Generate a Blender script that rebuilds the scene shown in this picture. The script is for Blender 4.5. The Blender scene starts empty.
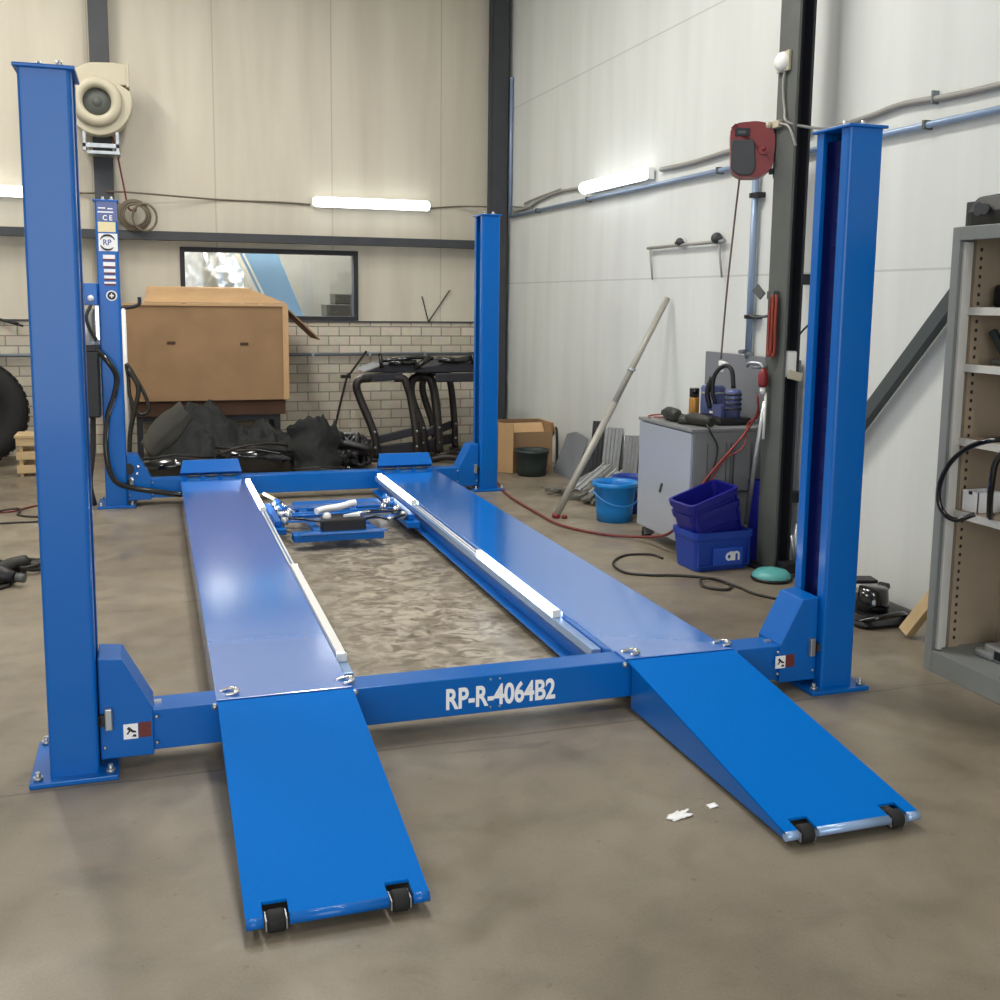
import bpy, bmesh, math, random
from mathutils import Vector, Matrix, Quaternion, noise
C = bpy.context.scene.collection
PI = math.pi
V = Vector
rnd = random.Random(7)

# ------------------------------------------------------------------ materials
def mat(name, col, rough=.5, metal=0., bump=0., bscale=60., var=0., vscale=4., coat=0., emit=None, estr=0., trans=0., spec=.5, vcol=None):
    m = bpy.data.materials.new(name); m.use_nodes = True
    nt = m.node_tree; b = nt.nodes['Principled BSDF']
    col = tuple(((c/255)/12.92 if c/255 <= .04045 else ((c/255+.055)/1.055)**2.4) for c in col)
    b.inputs['Base Color'].default_value = (*col, 1)
    b.inputs['Roughness'].default_value = rough
    b.inputs['Metallic'].default_value = metal
    b.inputs['Coat Weight'].default_value = coat
    b.inputs['Coat Roughness'].default_value = .12
    b.inputs['Specular IOR Level'].default_value = spec
    if trans: b.inputs['Transmission Weight'].default_value = trans
    if emit:
        b.inputs['Emission Color'].default_value = (*emit, 1); b.inputs['Emission Strength'].default_value = estr
    tc = nt.nodes.new('ShaderNodeTexCoord')
    if var:
        n = nt.nodes.new('ShaderNodeTexNoise'); n.inputs['Scale'].default_value = vscale; n.inputs['Detail'].default_value = 6
        nt.links.new(tc.outputs['Object'], n.inputs['Vector'])
        r = nt.nodes.new('ShaderNodeValToRGB')
        r.color_ramp.elements[0].position = .3; r.color_ramp.elements[1].position = .7
        if vcol:
            v2 = tuple(((c/255)/12.92 if c/255 <= .04045 else ((c/255+.055)/1.055)**2.4) for c in vcol)
        else: v2 = tuple(c*(1-var) for c in col)
        r.color_ramp.elements[0].color = (*v2, 1); r.color_ramp.elements[1].color = (*col, 1)
        nt.links.new(n.outputs['Fac'], r.inputs['Fac']); nt.links.new(r.outputs['Color'], b.inputs['Base Color'])
    if bump:
        n = nt.nodes.new('ShaderNodeTexNoise'); n.inputs['Scale'].default_value = bscale; n.inputs['Detail'].default_value = 3
        nt.links.new(tc.outputs['Object'], n.inputs['Vector'])
        bp = nt.nodes.new('ShaderNodeBump'); bp.inputs['Strength'].default_value = bump; bp.inputs['Distance'].default_value = .004
        nt.links.new(n.outputs['Fac'], bp.inputs['Height']); nt.links.new(bp.outputs['Normal'], b.inputs['Normal'])
    return m

M = {}
M['blue'] = mat('blue_gloss_paint', (0, 98, 182), .32, coat=.3, bump=.04, bscale=90, spec=.25)
M['deck'] = mat('blue_deck_paint', (0, 118, 218), .2, coat=1., bump=.03, bscale=14, spec=.8)
M['deck'].node_tree.nodes['Principled BSDF'].inputs['Coat IOR'].default_value = 2.8
M['ramp'] = mat('blue_textured_paint', (0, 107, 196), .55, bump=.5, bscale=160, spec=.04)
M['galv'] = mat('galvanised_steel', (190, 194, 198), .35, .8, var=.25, vscale=15)
M['chrome'] = mat('bright_steel', (215, 215, 215), .2, 1.)
M['rail'] = mat('pale_blue_rail', (150, 178, 215), .25, .3)
M['black'] = mat('black_plastic', (20, 20, 23), .45, bump=.1)
M['gloss'] = mat('glossy_black_plastic', (10, 10, 12), .15, coat=.5)
M['rubber'] = mat('black_rubber', (24, 24, 24), .75, bump=.3, bscale=90)
M['navy'] = mat('navy_post_shade', (2, 16, 92), .55)
M['carpet'] = mat('black_felt', (30, 33, 32), .75, bump=.9, bscale=220, var=.5, vscale=9)
M['dsteel'] = mat('dark_grey_steel', (66, 68, 72), .55, .2, var=.2, vscale=6)
M['gsteel'] = mat('grey_green_steel', (92, 96, 92), .6, .1, var=.2, vscale=5)
M['brace'] = mat('dark_grey_brace', (72, 78, 79), .6)
M['nsteel'] = mat('near_black_steel', (34, 35, 42), .6)
M['card'] = mat('brown_cardboard', (156, 124, 90), .9, var=.22, vscale=3, bump=.1, bscale=30)
M['card2'] = mat('pale_cardboard', (196, 160, 116), .9, var=.12, vscale=5)
M['cardd'] = mat('dark_brown_board', (78, 54, 38), .9, var=.2)
M['beige'] = mat('beige_plastic', (192, 184, 160), .45, var=.08)
M['white'] = mat('white_plastic', (232, 232, 228), .4)
M['paper'] = mat('white_label', (250, 250, 250), .6)
M['cream'] = mat('cream_label', (240, 226, 180), .6)
M['dred'] = mat('brown_red_label', (120, 52, 44), .6, var=.4, vscale=120)
M['bucket'] = mat('bright_blue_plastic', (18, 128, 205), .35)
M['crate'] = mat('navy_plastic', (22, 26, 128), .4)
M['crate2'] = mat('blue_plastic', (24, 62, 160), .4)
M['lblue'] = mat('lighter_blue_panel', (38, 80, 186), .4)
M['cab'] = mat('grey_cabinet_paint', (164, 170, 180), .25, coat=.4)
M['cabside'] = mat('dull_grey_paint', (128, 130, 130), .5, var=.15)
M['board'] = mat('grey_board', (124, 127, 132), .7, var=.1)
M['shelf'] = mat('grey_shelf_paint', (128, 132, 130), .5, var=.08)
M['shelfin'] = mat('beige_grey_paint', (166, 150, 128), .6, var=.12)
M['lip'] = mat('pale_shelf_edge', (205, 203, 196), .5)
M['red'] = mat('red_plastic', (128, 34, 36), .45)
M['redhose'] = mat('red_rubber_hose', (150, 66, 58), .55)
M['dredhose'] = mat('dark_red_hose', (112, 48, 44), .55)
M['orange'] = mat('orange_red_hose', (142, 56, 42), .5)
M['cable'] = mat('grey_cable', (150, 148, 142), .5)
M['dcable'] = mat('dark_cable', (44, 40, 36), .6)
M['tan'] = mat('brownish_grey_cable', (104, 94, 78), .6)
M['bpipe'] = mat('blue_grey_pipe', (142, 162, 190), .35, .2)
M['gpipe'] = mat('grey_pipe', (120, 128, 136), .4, .3)
M['alu'] = mat('aluminium', (186, 188, 188), .35, .7, var=.15, vscale=20)
M['pole'] = mat('dull_silver_tube', (168, 165, 154), .5, .2)
M['wood'] = mat('pale_pine', (212, 184, 138), .7, var=.2, vscale=8)
M['teal'] = mat('turquoise_plastic', (92, 172, 168), .4)
M['gold'] = mat('amber_can', (176, 128, 60), .35, .3)
M['steelblue'] = mat('slate_blue_paint', (88, 98, 142), .3, .2)
M['oilgrey'] = mat('oily_dark_grey', (46, 46, 40), .5, var=.4, vscale=30)
M['greenbk'] = mat('dark_green_plastic', (38, 50, 48), .5)
M['tube'] = mat('lit_tube', (255, 255, 255), .4, emit=(.93, .97, 1.), estr=14.)
M['tubeb'] = mat('lit_tube_wall', (255, 255, 255), .4, emit=(.93, .97, 1.), estr=2.6)
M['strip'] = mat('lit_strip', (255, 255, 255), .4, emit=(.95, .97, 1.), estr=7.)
M['foil'] = mat('silver_foil', (222, 222, 220), .45, .6, bump=1., bscale=22)
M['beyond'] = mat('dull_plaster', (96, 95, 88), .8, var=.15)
M['bluepanel'] = mat('pale_blue_sheet', (128, 172, 218), .4)
M['rust'] = mat('blotched_dark_steel', (50, 45, 42), .45, .4, var=.5, vscale=25)

def glass_mat():
    m = bpy.data.materials.new('window_glass'); m.use_nodes = True
    nt = m.node_tree; nt.nodes.clear()
    o = nt.nodes.new('ShaderNodeOutputMaterial'); mx = nt.nodes.new('ShaderNodeMixShader')
    t = nt.nodes.new('ShaderNodeBsdfTransparent'); g = nt.nodes.new('ShaderNodeBsdfGlossy')
    t.inputs['Color'].default_value = (.93, .94, .93, 1); g.inputs['Roughness'].default_value = .03
    mx.inputs['Fac'].default_value = .07
    nt.links.new(t.outputs[0], mx.inputs[1]); nt.links.new(g.outputs[0], mx.inputs[2]); nt.links.new(mx.outputs[0], o.inputs['Surface'])
    return m
M['glass'] = glass_mat()

def lin(c):
    return tuple(((k/255)/12.92 if k/255 <= .04045 else ((k/255+.055)/1.055)**2.4) for k in c) + (1,)

def floor_mat():
    m = bpy.data.materials.new('worn_concrete'); m.use_nodes = True
    nt = m.node_tree; b = nt.nodes['Principled BSDF']; L = nt.links.new
    g = nt.nodes.new('ShaderNodeNewGeometry')
    def nz(s, d, dist=0., stretch=None):
        n = nt.nodes.new('ShaderNodeTexNoise'); n.inputs['Scale'].default_value = s; n.inputs['Detail'].default_value = d
        n.inputs['Distortion'].default_value = dist
        if stretch:
            mp = nt.nodes.new('ShaderNodeMapping'); mp.inputs['Scale'].default_value = stretch
            L(g.outputs['Position'], mp.inputs['Vector']); L(mp.outputs[0], n.inputs['Vector'])
        else: L(g.outputs['Position'], n.inputs['Vector'])
        return n
    def ramp(src, stops):
        r = nt.nodes.new('ShaderNodeValToRGB'); e = r.color_ramp.elements
        while len(e) < len(stops): e.new(.5)
        for k, (p, c) in enumerate(stops): e[k].position = p; e[k].color = c
        L(src, r.inputs['Fac']); return r
    def mix(a, c, f, mode='MIX'):
        x = nt.nodes.new('ShaderNodeMix'); x.data_type = 'RGBA'; x.blend_type = mode
        if hasattr(f, 'links'): L(f, x.inputs[0])
        else: x.inputs[0].default_value = f
        L(a, x.inputs[6]); L(c, x.inputs[7]); return x.outputs[2]
    big = ramp(nz(.8, 6, .6).outputs['Fac'], [(.3, lin((119, 109, 94))), (.52, lin((135, 125, 108))), (.72, lin((150, 140, 123)))])
    mid = ramp(nz(4., 9, .5).outputs['Fac'], [(.32, (.72, .71, .69, 1)), (.52, (.98, .97, .95, 1)), (.75, (1.1, 1.09, 1.06, 1))])
    c = mix(big.outputs[0], mid.outputs[0], .8, 'MULTIPLY')
    def where(y0, y1, x0, x1, soft):
        """0..1 over a rectangle of the floor"""
        xyz = nt.nodes.new('ShaderNodeSeparateXYZ'); L(g.outputs['Position'], xyz.inputs[0]); out = None
        for ax, lo, hi in ((1, y0, y1), (0, x0, x1)):
            for a, b_ in ((lo-soft, lo+soft), (hi+soft, hi-soft)):
                mr = nt.nodes.new('ShaderNodeMapRange'); mr.interpolation_type = 'SMOOTHSTEP'; L(xyz.outputs[ax], mr.inputs[0])
                if a < b_: mr.inputs[1].default_value, mr.inputs[2].default_value, mr.inputs[3].default_value, mr.inputs[4].default_value = a, b_, 0, 1
                else: mr.inputs[1].default_value, mr.inputs[2].default_value, mr.inputs[3].default_value, mr.inputs[4].default_value = b_, a, 1, 0
                if out is None: out = mr.outputs[0]
                else:
                    m_ = nt.nodes.new('ShaderNodeMath'); m_.operation = 'MULTIPLY'; L(out, m_.inputs[0]); L(mr.outputs[0], m_.inputs[1]); out = m_.outputs[0]
        return out
    def mul(a, k):
        m_ = nt.nodes.new('ShaderNodeMath'); m_.operation = 'MULTIPLY'; L(a, m_.inputs[0])
        if hasattr(k, 'links'): L(k, m_.inputs[1])
        else: m_.inputs[1].default_value = k
        return m_.outputs[0]
    bayw = where(4.0, 7.9, .75, 1.75, .5)
    # middle of the bay: lamp light and sheen painted pale, grimy scuffs across it
    pale = nt.nodes.new('ShaderNodeRGB'); pale.outputs[0].default_value = lin((186, 178, 160))
    pn = ramp(nz(8.5, 9, 1.0).outputs['Fac'], [(.42, (0, 0, 0, 1)), (.60, (1, 1, 1, 1))])
    c = mix(c, pale.outputs[0], mul(mul(pn.outputs[0], bayw), .62))
    sc = ramp(nz(7.5, 8, 1.6, (.9, 1.4, 1)).outputs['Fac'], [(.52, (0, 0, 0, 1)), (.60, (1, 1, 1, 1))])
    dk = nt.nodes.new('ShaderNodeRGB'); dk.outputs[0].default_value = lin((88, 78, 62))
    c = mix(c, dk.outputs[0], mul(mul(sc.outputs[0], bayw), .75))
    # short dark smears elsewhere
    s2 = ramp(nz(2.4, 4, .9, (.9, 3.2, 1)).outputs['Fac'], [(.66, (0, 0, 0, 1)), (.74, (1, 1, 1, 1))])
    d2 = nt.nodes.new('ShaderNodeRGB'); d2.outputs[0].default_value = lin((92, 83, 70))
    c = mix(c, d2.outputs[0], mul(s2.outputs[0], .55))
    sp = ramp(nz(26., 2).outputs['Fac'], [(.24, (.4, .38, .35, 1)), (.31, (1, 1, 1, 1))])
    c = mix(c, sp.outputs[0], .4, 'MULTIPLY')
    # joint between two pours of the slab
    xj = nt.nodes.new('ShaderNodeSeparateXYZ'); L(g.outputs['Position'], xj.inputs[0])
    wob = nz(3., 4); wm = nt.nodes.new('ShaderNodeMath'); wm.operation = 'MULTIPLY_ADD'; wm.inputs[1].default_value = .05; L(wob.outputs['Fac'], wm.inputs[0]); L(xj.outputs[1], wm.inputs[2])
    cj = nt.nodes.new('ShaderNodeMath'); cj.operation = 'COMPARE'; cj.inputs[1].default_value = 3.545; cj.inputs[2].default_value = .007; L(wm.outputs[0], cj.inputs[0])
    c = mix(c, d2.outputs[0], mul(cj.outputs[0], .6))
    fine = ramp(nz(120., 3).outputs['Fac'], [(.3, (.9, .9, .9, 1)), (.7, (1.05, 1.05, 1.05, 1))])
    c = mix(c, fine.outputs[0], 1., 'MULTIPLY')
    L(c, b.inputs['Base Color'])
    rr = ramp(nz(3.5, 6, .8).outputs['Fac'], [(.35, (.28, .28, .28, 1)), (.7, (.58, .58, .58, 1))])
    L(rr.outputs[0], b.inputs['Roughness'])
    bp = nt.nodes.new('ShaderNodeBump'); bp.inputs['Strength'].default_value = .25; bp.inputs['Distance'].default_value = .008
    L(nz(9., 8, .5).outputs['Fac'], bp.inputs['Height']); L(bp.outputs[0], b.inputs['Normal'])
    return m

def wall_mat(name, base, streak, seam_axis, seams, seam_w, seamcol, vstretch=True, rough=.6, amount=.5):
    """painted wall: broad blotches, faint vertical streaks, joints at given coordinates"""
    m = bpy.data.materials.new(name); m.use_nodes = True
    nt = m.node_tree; b = nt.nodes['Principled BSDF']; L = nt.links.new
    b.inputs['Roughness'].default_value = rough
    g = nt.nodes.new('ShaderNodeNewGeometry')
    mp = nt.nodes.new('ShaderNodeMapping'); mp.inputs['Scale'].default_value = (3., 3., .35)
    L(g.outputs['Position'], mp.inputs['Vector'])
    n = nt.nodes.new('ShaderNodeTexNoise'); n.inputs['Scale'].default_value = 1.3; n.inputs['Detail'].default_value = 6; n.inputs['Distortion'].default_value = .3
    L(mp.outputs[0], n.inputs['Vector'])
    r = nt.nodes.new('ShaderNodeValToRGB')
    r.color_ramp.elements[0].position = .32; r.color_ramp.elements[0].color = lin(streak)
    r.color_ramp.elements[1].position = .62; r.color_ramp.elements[1].color = lin(base)
    L(n.outputs['Fac'], r.inputs['Fac'])
    col = r.outputs[0]
    xyz = nt.nodes.new('ShaderNodeSeparateXYZ'); L(g.outputs['Position'], xyz.inputs[0])
    for s in seams:
        a = nt.nodes.new('ShaderNodeMath'); a.operation = 'COMPARE'; a.inputs[1].default_value = s; a.inputs[2].default_value = seam_w
        L(xyz.outputs[seam_axis], a.inputs[0])
        mu = nt.nodes.new('ShaderNodeMath'); mu.operation = 'MULTIPLY'; mu.inputs[1].default_value = amount; L(a.outputs[0], mu.inputs[0])
        x = nt.nodes.new('ShaderNodeMix'); x.data_type = 'RGBA'; L(mu.outputs[0], x.inputs[0]); L(col, x.inputs[6]); x.inputs[7].default_value = lin(seamcol)
        col = x.outputs[2]
    L(col, b.inputs['Base Color'])
    n2 = nt.nodes.new('ShaderNodeTexNoise'); n2.inputs['Scale'].default_value = 24; n2.inputs['Detail'].default_value = 5; L(g.outputs['Position'], n2.inputs['Vector'])
    bp = nt.nodes.new('ShaderNodeBump'); bp.inputs['Strength'].default_value = .12; bp.inputs['Distance'].default_value = .004
    L(n2.outputs['Fac'], bp.inputs['Height']); L(bp.outputs[0], b.inputs['Normal'])
    return m

def brick_mat():
    m = bpy.data.materials.new('cream_brick'); m.use_nodes = True
    nt = m.node_tree; b = nt.nodes['Principled BSDF']; L = nt.links.new
    b.inputs['Roughness'].default_value = .8
    g = nt.nodes.new('ShaderNodeNewGeometry'); s = nt.nodes.new('ShaderNodeSeparateXYZ'); c = nt.nodes.new('ShaderNodeCombineXYZ')
    L(g.outputs['Position'], s.inputs[0]); L(s.outputs[0], c.inputs[0]); L(s.outputs[2], c.inputs[1])
    t = nt.nodes.new('ShaderNodeTexBrick'); L(c.outputs[0], t.inputs['Vector'])
    t.inputs['Color1'].default_value = lin((206, 196, 174)); t.inputs['Color2'].default_value = lin((182, 172, 152)); t.inputs['Mortar'].default_value = lin((140, 132, 116))
    t.inputs['Scale'].default_value = 1; t.inputs['Brick Width'].default_value = .222; t.inputs['Row Height'].default_value = .098
    t.inputs['Mortar Size'].default_value = .0065; t.inputs['Mortar Smooth'].default_value = .2
    n = nt.nodes.new('ShaderNodeTexNoise'); n.inputs['Scale'].default_value = 14; n.inputs['Detail'].default_value = 5; L(g.outputs['Position'], n.inputs['Vector'])
    x = nt.nodes.new('ShaderNodeMix'); x.data_type = 'RGBA'; x.blend_type = 'MULTIPLY'; x.inputs[0].default_value = .35
    L(t.outputs['Color'], x.inputs[6]); L(n.outputs['Color'], x.inputs[7])
    hs = nt.nodes.new('ShaderNodeHueSaturation'); hs.inputs['Saturation'].default_value = .85; hs.inputs['Value'].default_value = 1.2; L(x.outputs[2], hs.inputs['Color'])
    L(hs.outputs[0], b.inputs['Base Color'])
    bp = nt.nodes.new('ShaderNodeBump'); bp.inputs['Strength'].default_value = .5; bp.inputs['Distance'].default_value = .006; bp.invert = True
    L(t.outputs['Fac'], bp.inputs['Height']); L(bp.outputs[0], b.inputs['Normal'])
    return m
M['floor'] = floor_mat()
M['wallback'] = wall_mat('cream_sheet_panels', (206, 199, 181), (194, 186, 168), 0, [-.49, .66, 1.83, 2.99], .006, (150, 142, 124))
M['wallright'] = wall_mat('white_painted_wall', (218, 221, 217), (209, 212, 208), 2, [1.75, 3.574], .006, (168, 168, 164))
M['wallside'] = wall_mat('plain_white_wall', (214, 212, 204), (200, 198, 190), 2, [], .006, (170, 170, 166))
M['brick'] = brick_mat()
M['ceil'] = mat('white_roof_sheet', (205, 205, 200), .7)

# ------------------------------------------------------------------ mesh builder
class MB:
    def __init__(s): s.v = []; s.f = []; s.sm = []
    def add(s, vs, fs, smooth=False):
        o = len(s.v); s.v += [V(p) for p in vs]; s.f += [tuple(i+o for i in f) for f in fs]; s.sm += [smooth]*len(fs); return s
    def box(s, x0, x1, y0, y1, z0, z1):
        return s.add([(x0,y0,z0),(x1,y0,z0),(x1,y1,z0),(x0,y1,z0),(x0,y0,z1),(x1,y0,z1),(x1,y1,z1),(x0,y1,z1)],
              [(0,3,2,1),(4,5,6,7),(0,1,5,4),(1,2,6,5),(2,3,7,6),(3,0,4,7)])
    def bar(s, a, b, w, h, up=(0,0,1)):
        """rectangular bar from a to b, w wide (sideways), h tall (along up)"""
        a = V(a); b = V(b); d = (b-a).normalized(); u = V(up); sd = d.cross(u).normalized(); u = sd.cross(d).normalized()
        vs = [p + sd*(i*w/2) + u*(j*h/2) for p in (a, b) for i, j in ((-1,-1),(1,-1),(1,1),(-1,1))]
        return s.add(vs, [(0,1,2,3),(4,7,6,5),(0,4,5,1),(1,5,6,2),(2,6,7,3),(3,7,4,0)])
    def prism(s, pts, axis, a, b, smooth=False):
        """polygon pts extruded along an axis 'x','y','z' from a to b"""
        n = len(pts)
        def p3(p, t): return {'x': (t, p[0], p[1]), 'y': (p[0], t, p[1]), 'z': (p[0], p[1], t)}[axis]
        vs = [p3(p, a) for p in pts] + [p3(p, b) for p in pts]
        o = len(s.v); s.add(vs, [tuple(range(n))[::-1], tuple(range(n, 2*n))])
        s.f += [(o+i, o+(i+1) % n, o+n+(i+1) % n, o+n+i) for i in range(n)]; s.sm += [smooth]*n
        return s
    def tube(s, pts, r, seg=8, closed=False, caps=True, rads=None):
        pts = [V(p) for p in pts]; n = len(pts)
        ts = []
        for i in range(n):
            if closed: t = pts[(i+1) % n]-pts[i-1]
            else: t = pts[min(i+1, n-1)]-pts[max(i-1, 0)]
            ts.append(t.normalized() if t.length > 1e-9 else V((0,0,1)))
        u = ts[0].orthogonal().normalized(); vs = []
        for i in range(n):
            if i:
                u = (u - ts[i]*u.dot(ts[i]))
                u = u.normalized() if u.length > 1e-6 else ts[i].orthogonal().normalized()
            w = ts[i].cross(u); rr = rads[i] if rads else r
            for k in range(seg):
                a = 2*PI*k/seg; vs.append(pts[i] + (u*math.cos(a)+w*math.sin(a))*rr)
        fs = []; m = n if closed else n-1
        for i in range(m):
            j = (i+1) % n
            for k in range(seg): fs.append((i*seg+k, i*seg+(k+1) % seg, j*seg+(k+1) % seg, j*seg+k))
        s.add(vs, fs, True)
        if caps and not closed:
            o = len(s.v)-n*seg
            s.f += [tuple(o+k for k in range(seg))[::-1], tuple(o+(n-1)*seg+k for k in range(seg))]; s.sm += [False, False]
        return s
    def cyl(s, a, b, r, r2=None, seg=16):
        a = V(a); b = V(b); return s.tube([a, b], r, seg, rads=[r, r2 if r2 is not None else r])
    def lathe(s, prof, org=(0,0,0), axis=(0,0,1), seg=28, smooth=True):
        """profile of (radius, height) turned about axis through org"""
        q = V((0,0,1)).rotation_difference(V(axis).normalized()); org = V(org); vs = []; n = len(prof)
        for k in range(seg):
            a = 2*PI*k/seg
            for r, h in prof: vs.append(org + q @ V((r*math.cos(a), r*math.sin(a), h)))
        fs = []
        for k in range(seg):
            j = (k+1) % seg
            for i in range(n-1):
                fs.append((k*n+i, j*n+i, j*n+i+1, k*n+i+1))
        return s.add(vs, fs, smooth)
    def loft(s, secs, caps=True, smooth=False):
        """closed sections (lists of equal length) joined one after another"""
        n = len(secs[0]); o = len(s.v); vs = [p for sec in secs for p in sec]
        fs = [(i*n+k, i*n+(k+1) % n, (i+1)*n+(k+1) % n, (i+1)*n+k) for i in range(len(secs)-1) for k in range(n)]
        s.add(vs, fs, smooth)
        if caps: s.f += [tuple(o+k for k in range(n))[::-1], tuple(o+(len(secs)-1)*n+k for k in range(n))]; s.sm += [False, False]
        return s
    def sphere(s, c, r, seg=16, sc=(1,1,1)):
        n = seg//2; prof = [(math.sin(PI*i/n), -math.cos(PI*i/n)) for i in range(n+1)]
        o = len(s.v); s.lathe(prof, (0,0,0), seg=seg)
        for i in range(o, len(s.v)): p = s.v[i]; s.v[i] = V(c) + V((p.x*r*sc[0], p.y*r*sc[1], p.z*r*sc[2]))
        return s
    def sheet(s, fn, nu, nv, th):
        """surface fn(u,v) given a thickness downwards along th vector"""
        th = V(th); top = [V(fn(i/nu, j/nv)) for i in range(nu+1) for j in range(nv+1)]; w = nv+1; N = len(top)
        vs = top + [p+th for p in top]; fs = []
        for i in range(nu):
            for j in range(nv):
                a, b, c, d = i*w+j, (i+1)*w+j, (i+1)*w+j+1, i*w+j+1
                fs += [(a,b,c,d), (d+N,c+N,b+N,a+N)]
        rim = [i*w for i in range(nu)] + [nu*w+j for j in range(nv)] + [i*w+nv for i in range(nu, 0, -1)] + [j for j in range(nv, 0, -1)]
        for k in range(len(rim)):
            a, b = rim[k], rim[(k+1) % len(rim)]; fs.append((b, a, a+N, b+N))
        return s.add(vs, fs, True)
    def xf(s, mtx, start=0):
        for i in range(start, len(s.v)): s.v[i] = mtx @ s.v[i]
        return s

def spline(pts, k=8, closed=False):
    P = [V(p) for p in pts]; n = len(P); out = []
    for i in range(n if closed else n-1):
        a = P[i-1] if (i or closed) else P[0]*2-P[1]; b = P[i]; c = P[(i+1) % n]
        d = P[(i+2) % n] if (i+2 < n or closed) else P[-1]*2-P[-2]
        for t in range(k):
            t /= k; out.append(.5*((2*b)+(c-a)*t+(2*a-5*b+4*c-d)*t*t+(3*b-a-3*c+d)*t**3))
    if not closed: out.append(P[-1])
    return out
def rrect(cx, cy, w, d, r, z, n=3):
    out = []
    for qx, qy, a0 in ((1,1,0),(-1,1,90),(-1,-1,180),(1,-1,270)):
        for i in range(n+1):
            a = math.radians(a0+90*i/n); out.append(V((cx+qx*(w/2-r)+r*math.cos(a), cy+qy*(d/2-r)+r*math.sin(a), z)))
    return out
def roundpoly(pts, rs, n=4):
    """2D polygon with corner i rounded by rs[i]"""
    out = []; N = len(pts)
    for i in range(N):
        p = V(pts[i]).to_2d() if len(pts[i]) > 2 else V((pts[i][0], pts[i][1])); r = rs[i] if isinstance(rs, (list, tuple)) else rs
        if not r: out.append((p.x, p.y)); continue
        a = (V(pts[i-1])-p).normalized()*r+p; b = (V(pts[(i+1) % N])-p).normalized()*r+p
        for k in range(n+1):
            t = k/n; q = a*(1-t)**2+p*2*t*(1-t)+b*t*t; out.append((q.x, q.y))
    return out

def nz(p, s=1., seed=0): return noise.noise(V(p)*s+V((seed*7.3, seed*3.1, seed)))
OFF = {}
def root_of(o):
    while o.parent: o = o.parent
    return o
def link(name, me, m, parent, bevel=0., seg=2):
    me.materials.append(m)
    o = bpy.data.objects.new(name, me); C.objects.link(o)
    if parent: o.parent = parent
    if bevel:
        b = o.modifiers.new('bevel', 'BEVEL'); b.width = bevel; b.segments = seg; b.limit_method = 'ANGLE'; b.angle_limit = math.radians(40)
        b.harden_normals = False
    return o
def obj(name, mb, m, parent=None, bevel=0., seg=2, local=False):
    if parent and name not in KEEP:
        ps = pieces(mb)
        if 1 < len(ps) <= 60:
            for b in ps[1:]: obj1(name, b, m, parent, bevel, seg, local)
            return obj1(name, ps[0], m, parent, bevel, seg, local)
    return obj1(name, mb, m, parent, bevel, seg, local)
def obj1(name, mb, m, parent=None, bevel=0., seg=2, local=False):
    me = bpy.data.meshes.new(name)
    off = V((0,0,0))
    if parent: off = OFF.get(root_of(parent).name, off)
    elif not local:
        lo = [min(p[i] for p in mb.v) for i in range(3)]; hi = [max(p[i] for p in mb.v) for i in range(3)]
        off = V(((lo[0]+hi[0])/2, (lo[1]+hi[1])/2, lo[2]))
    me.from_pydata([tuple(p-off) for p in mb.v], [], mb.f)
    me.polygons.foreach_set('use_smooth', mb.sm)
    bm = bmesh.new(); bm.from_mesh(me); bmesh.ops.remove_doubles(bm, verts=bm.verts, dist=1e-6); bmesh.ops.recalc_face_normals(bm, faces=bm.faces); bm.to_mesh(me); bm.free()
    o = link(name, me, M[m] if isinstance(m, str) else m, parent, bevel, seg)
    if not parent: o.location = off; OFF[o.name] = off if not local else V((0,0,0))
    return o
KEEP = {'tread', 'slot', 'cooling_fin', 'pictogram', 'logo_mark', 'logo_ring', 'emblem_bar', 'slats', 'frame', 'lock_ladder_shade', 'side_seam', 'motor'}
def pieces(mb):
    """the separate pieces of a builder; pieces whose boxes meet count as one"""
    p = list(range(len(mb.v)))
    def f(i):
        while p[i] != i: p[i] = p[p[i]]; i = p[i]
        return i
    for fc in mb.f:
        a = f(fc[0])
        for k in fc[1:]: p[f(k)] = a
    isl = {}
    for i in range(len(mb.v)): isl.setdefault(f(i), []).append(i)
    G = [[set(v), [min(mb.v[i][k] for i in v)-.0015 for k in range(3)], [max(mb.v[i][k] for i in v)+.0015 for k in range(3)]] for v in isl.values()]
    go = True
    while go:
        go = False
        for i in range(len(G)):
            for j in range(len(G)-1, i, -1):
                if all(G[i][1][k] <= G[j][2][k] and G[j][1][k] <= G[i][2][k] for k in range(3)):
                    G[i] = [G[i][0] | G[j][0], [min(G[i][1][k], G[j][1][k]) for k in range(3)], [max(G[i][2][k], G[j][2][k]) for k in range(3)]]; del G[j]; go = True
    out = []
    for st, _, _ in G:
        ids = sorted(st); mp = {o: n for n, o in enumerate(ids)}; b = MB(); b.v = [mb.v[i] for i in ids]
        for fc, sm in zip(mb.f, mb.sm):
            if fc[0] in st: b.f.append(tuple(mp[i] for i in fc)); b.sm.append(sm)
        out.append(b)
    return out
def tag(o, label=None, cat=None, group=None, kind=None):
    if label: o['label'] = label
    if cat: o['category'] = cat
    if group: o['group'] = group
    if kind: o['kind'] = kind
    return o
def thing(name, label, cat, loc, group=None, local=False):
    o = bpy.data.objects.new(name, None); C.objects.link(o); o.location = loc; o.empty_display_size = .1
    OFF[o.name] = V((0,0,0)) if local else V(loc)
    return tag(o, label, cat, group)
def struct(name, mb, m, parent=None, bevel=0.):
    return tag(obj(name, mb, m, parent, bevel), kind='structure') if not parent else obj(name, mb, m, parent, bevel)
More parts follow.
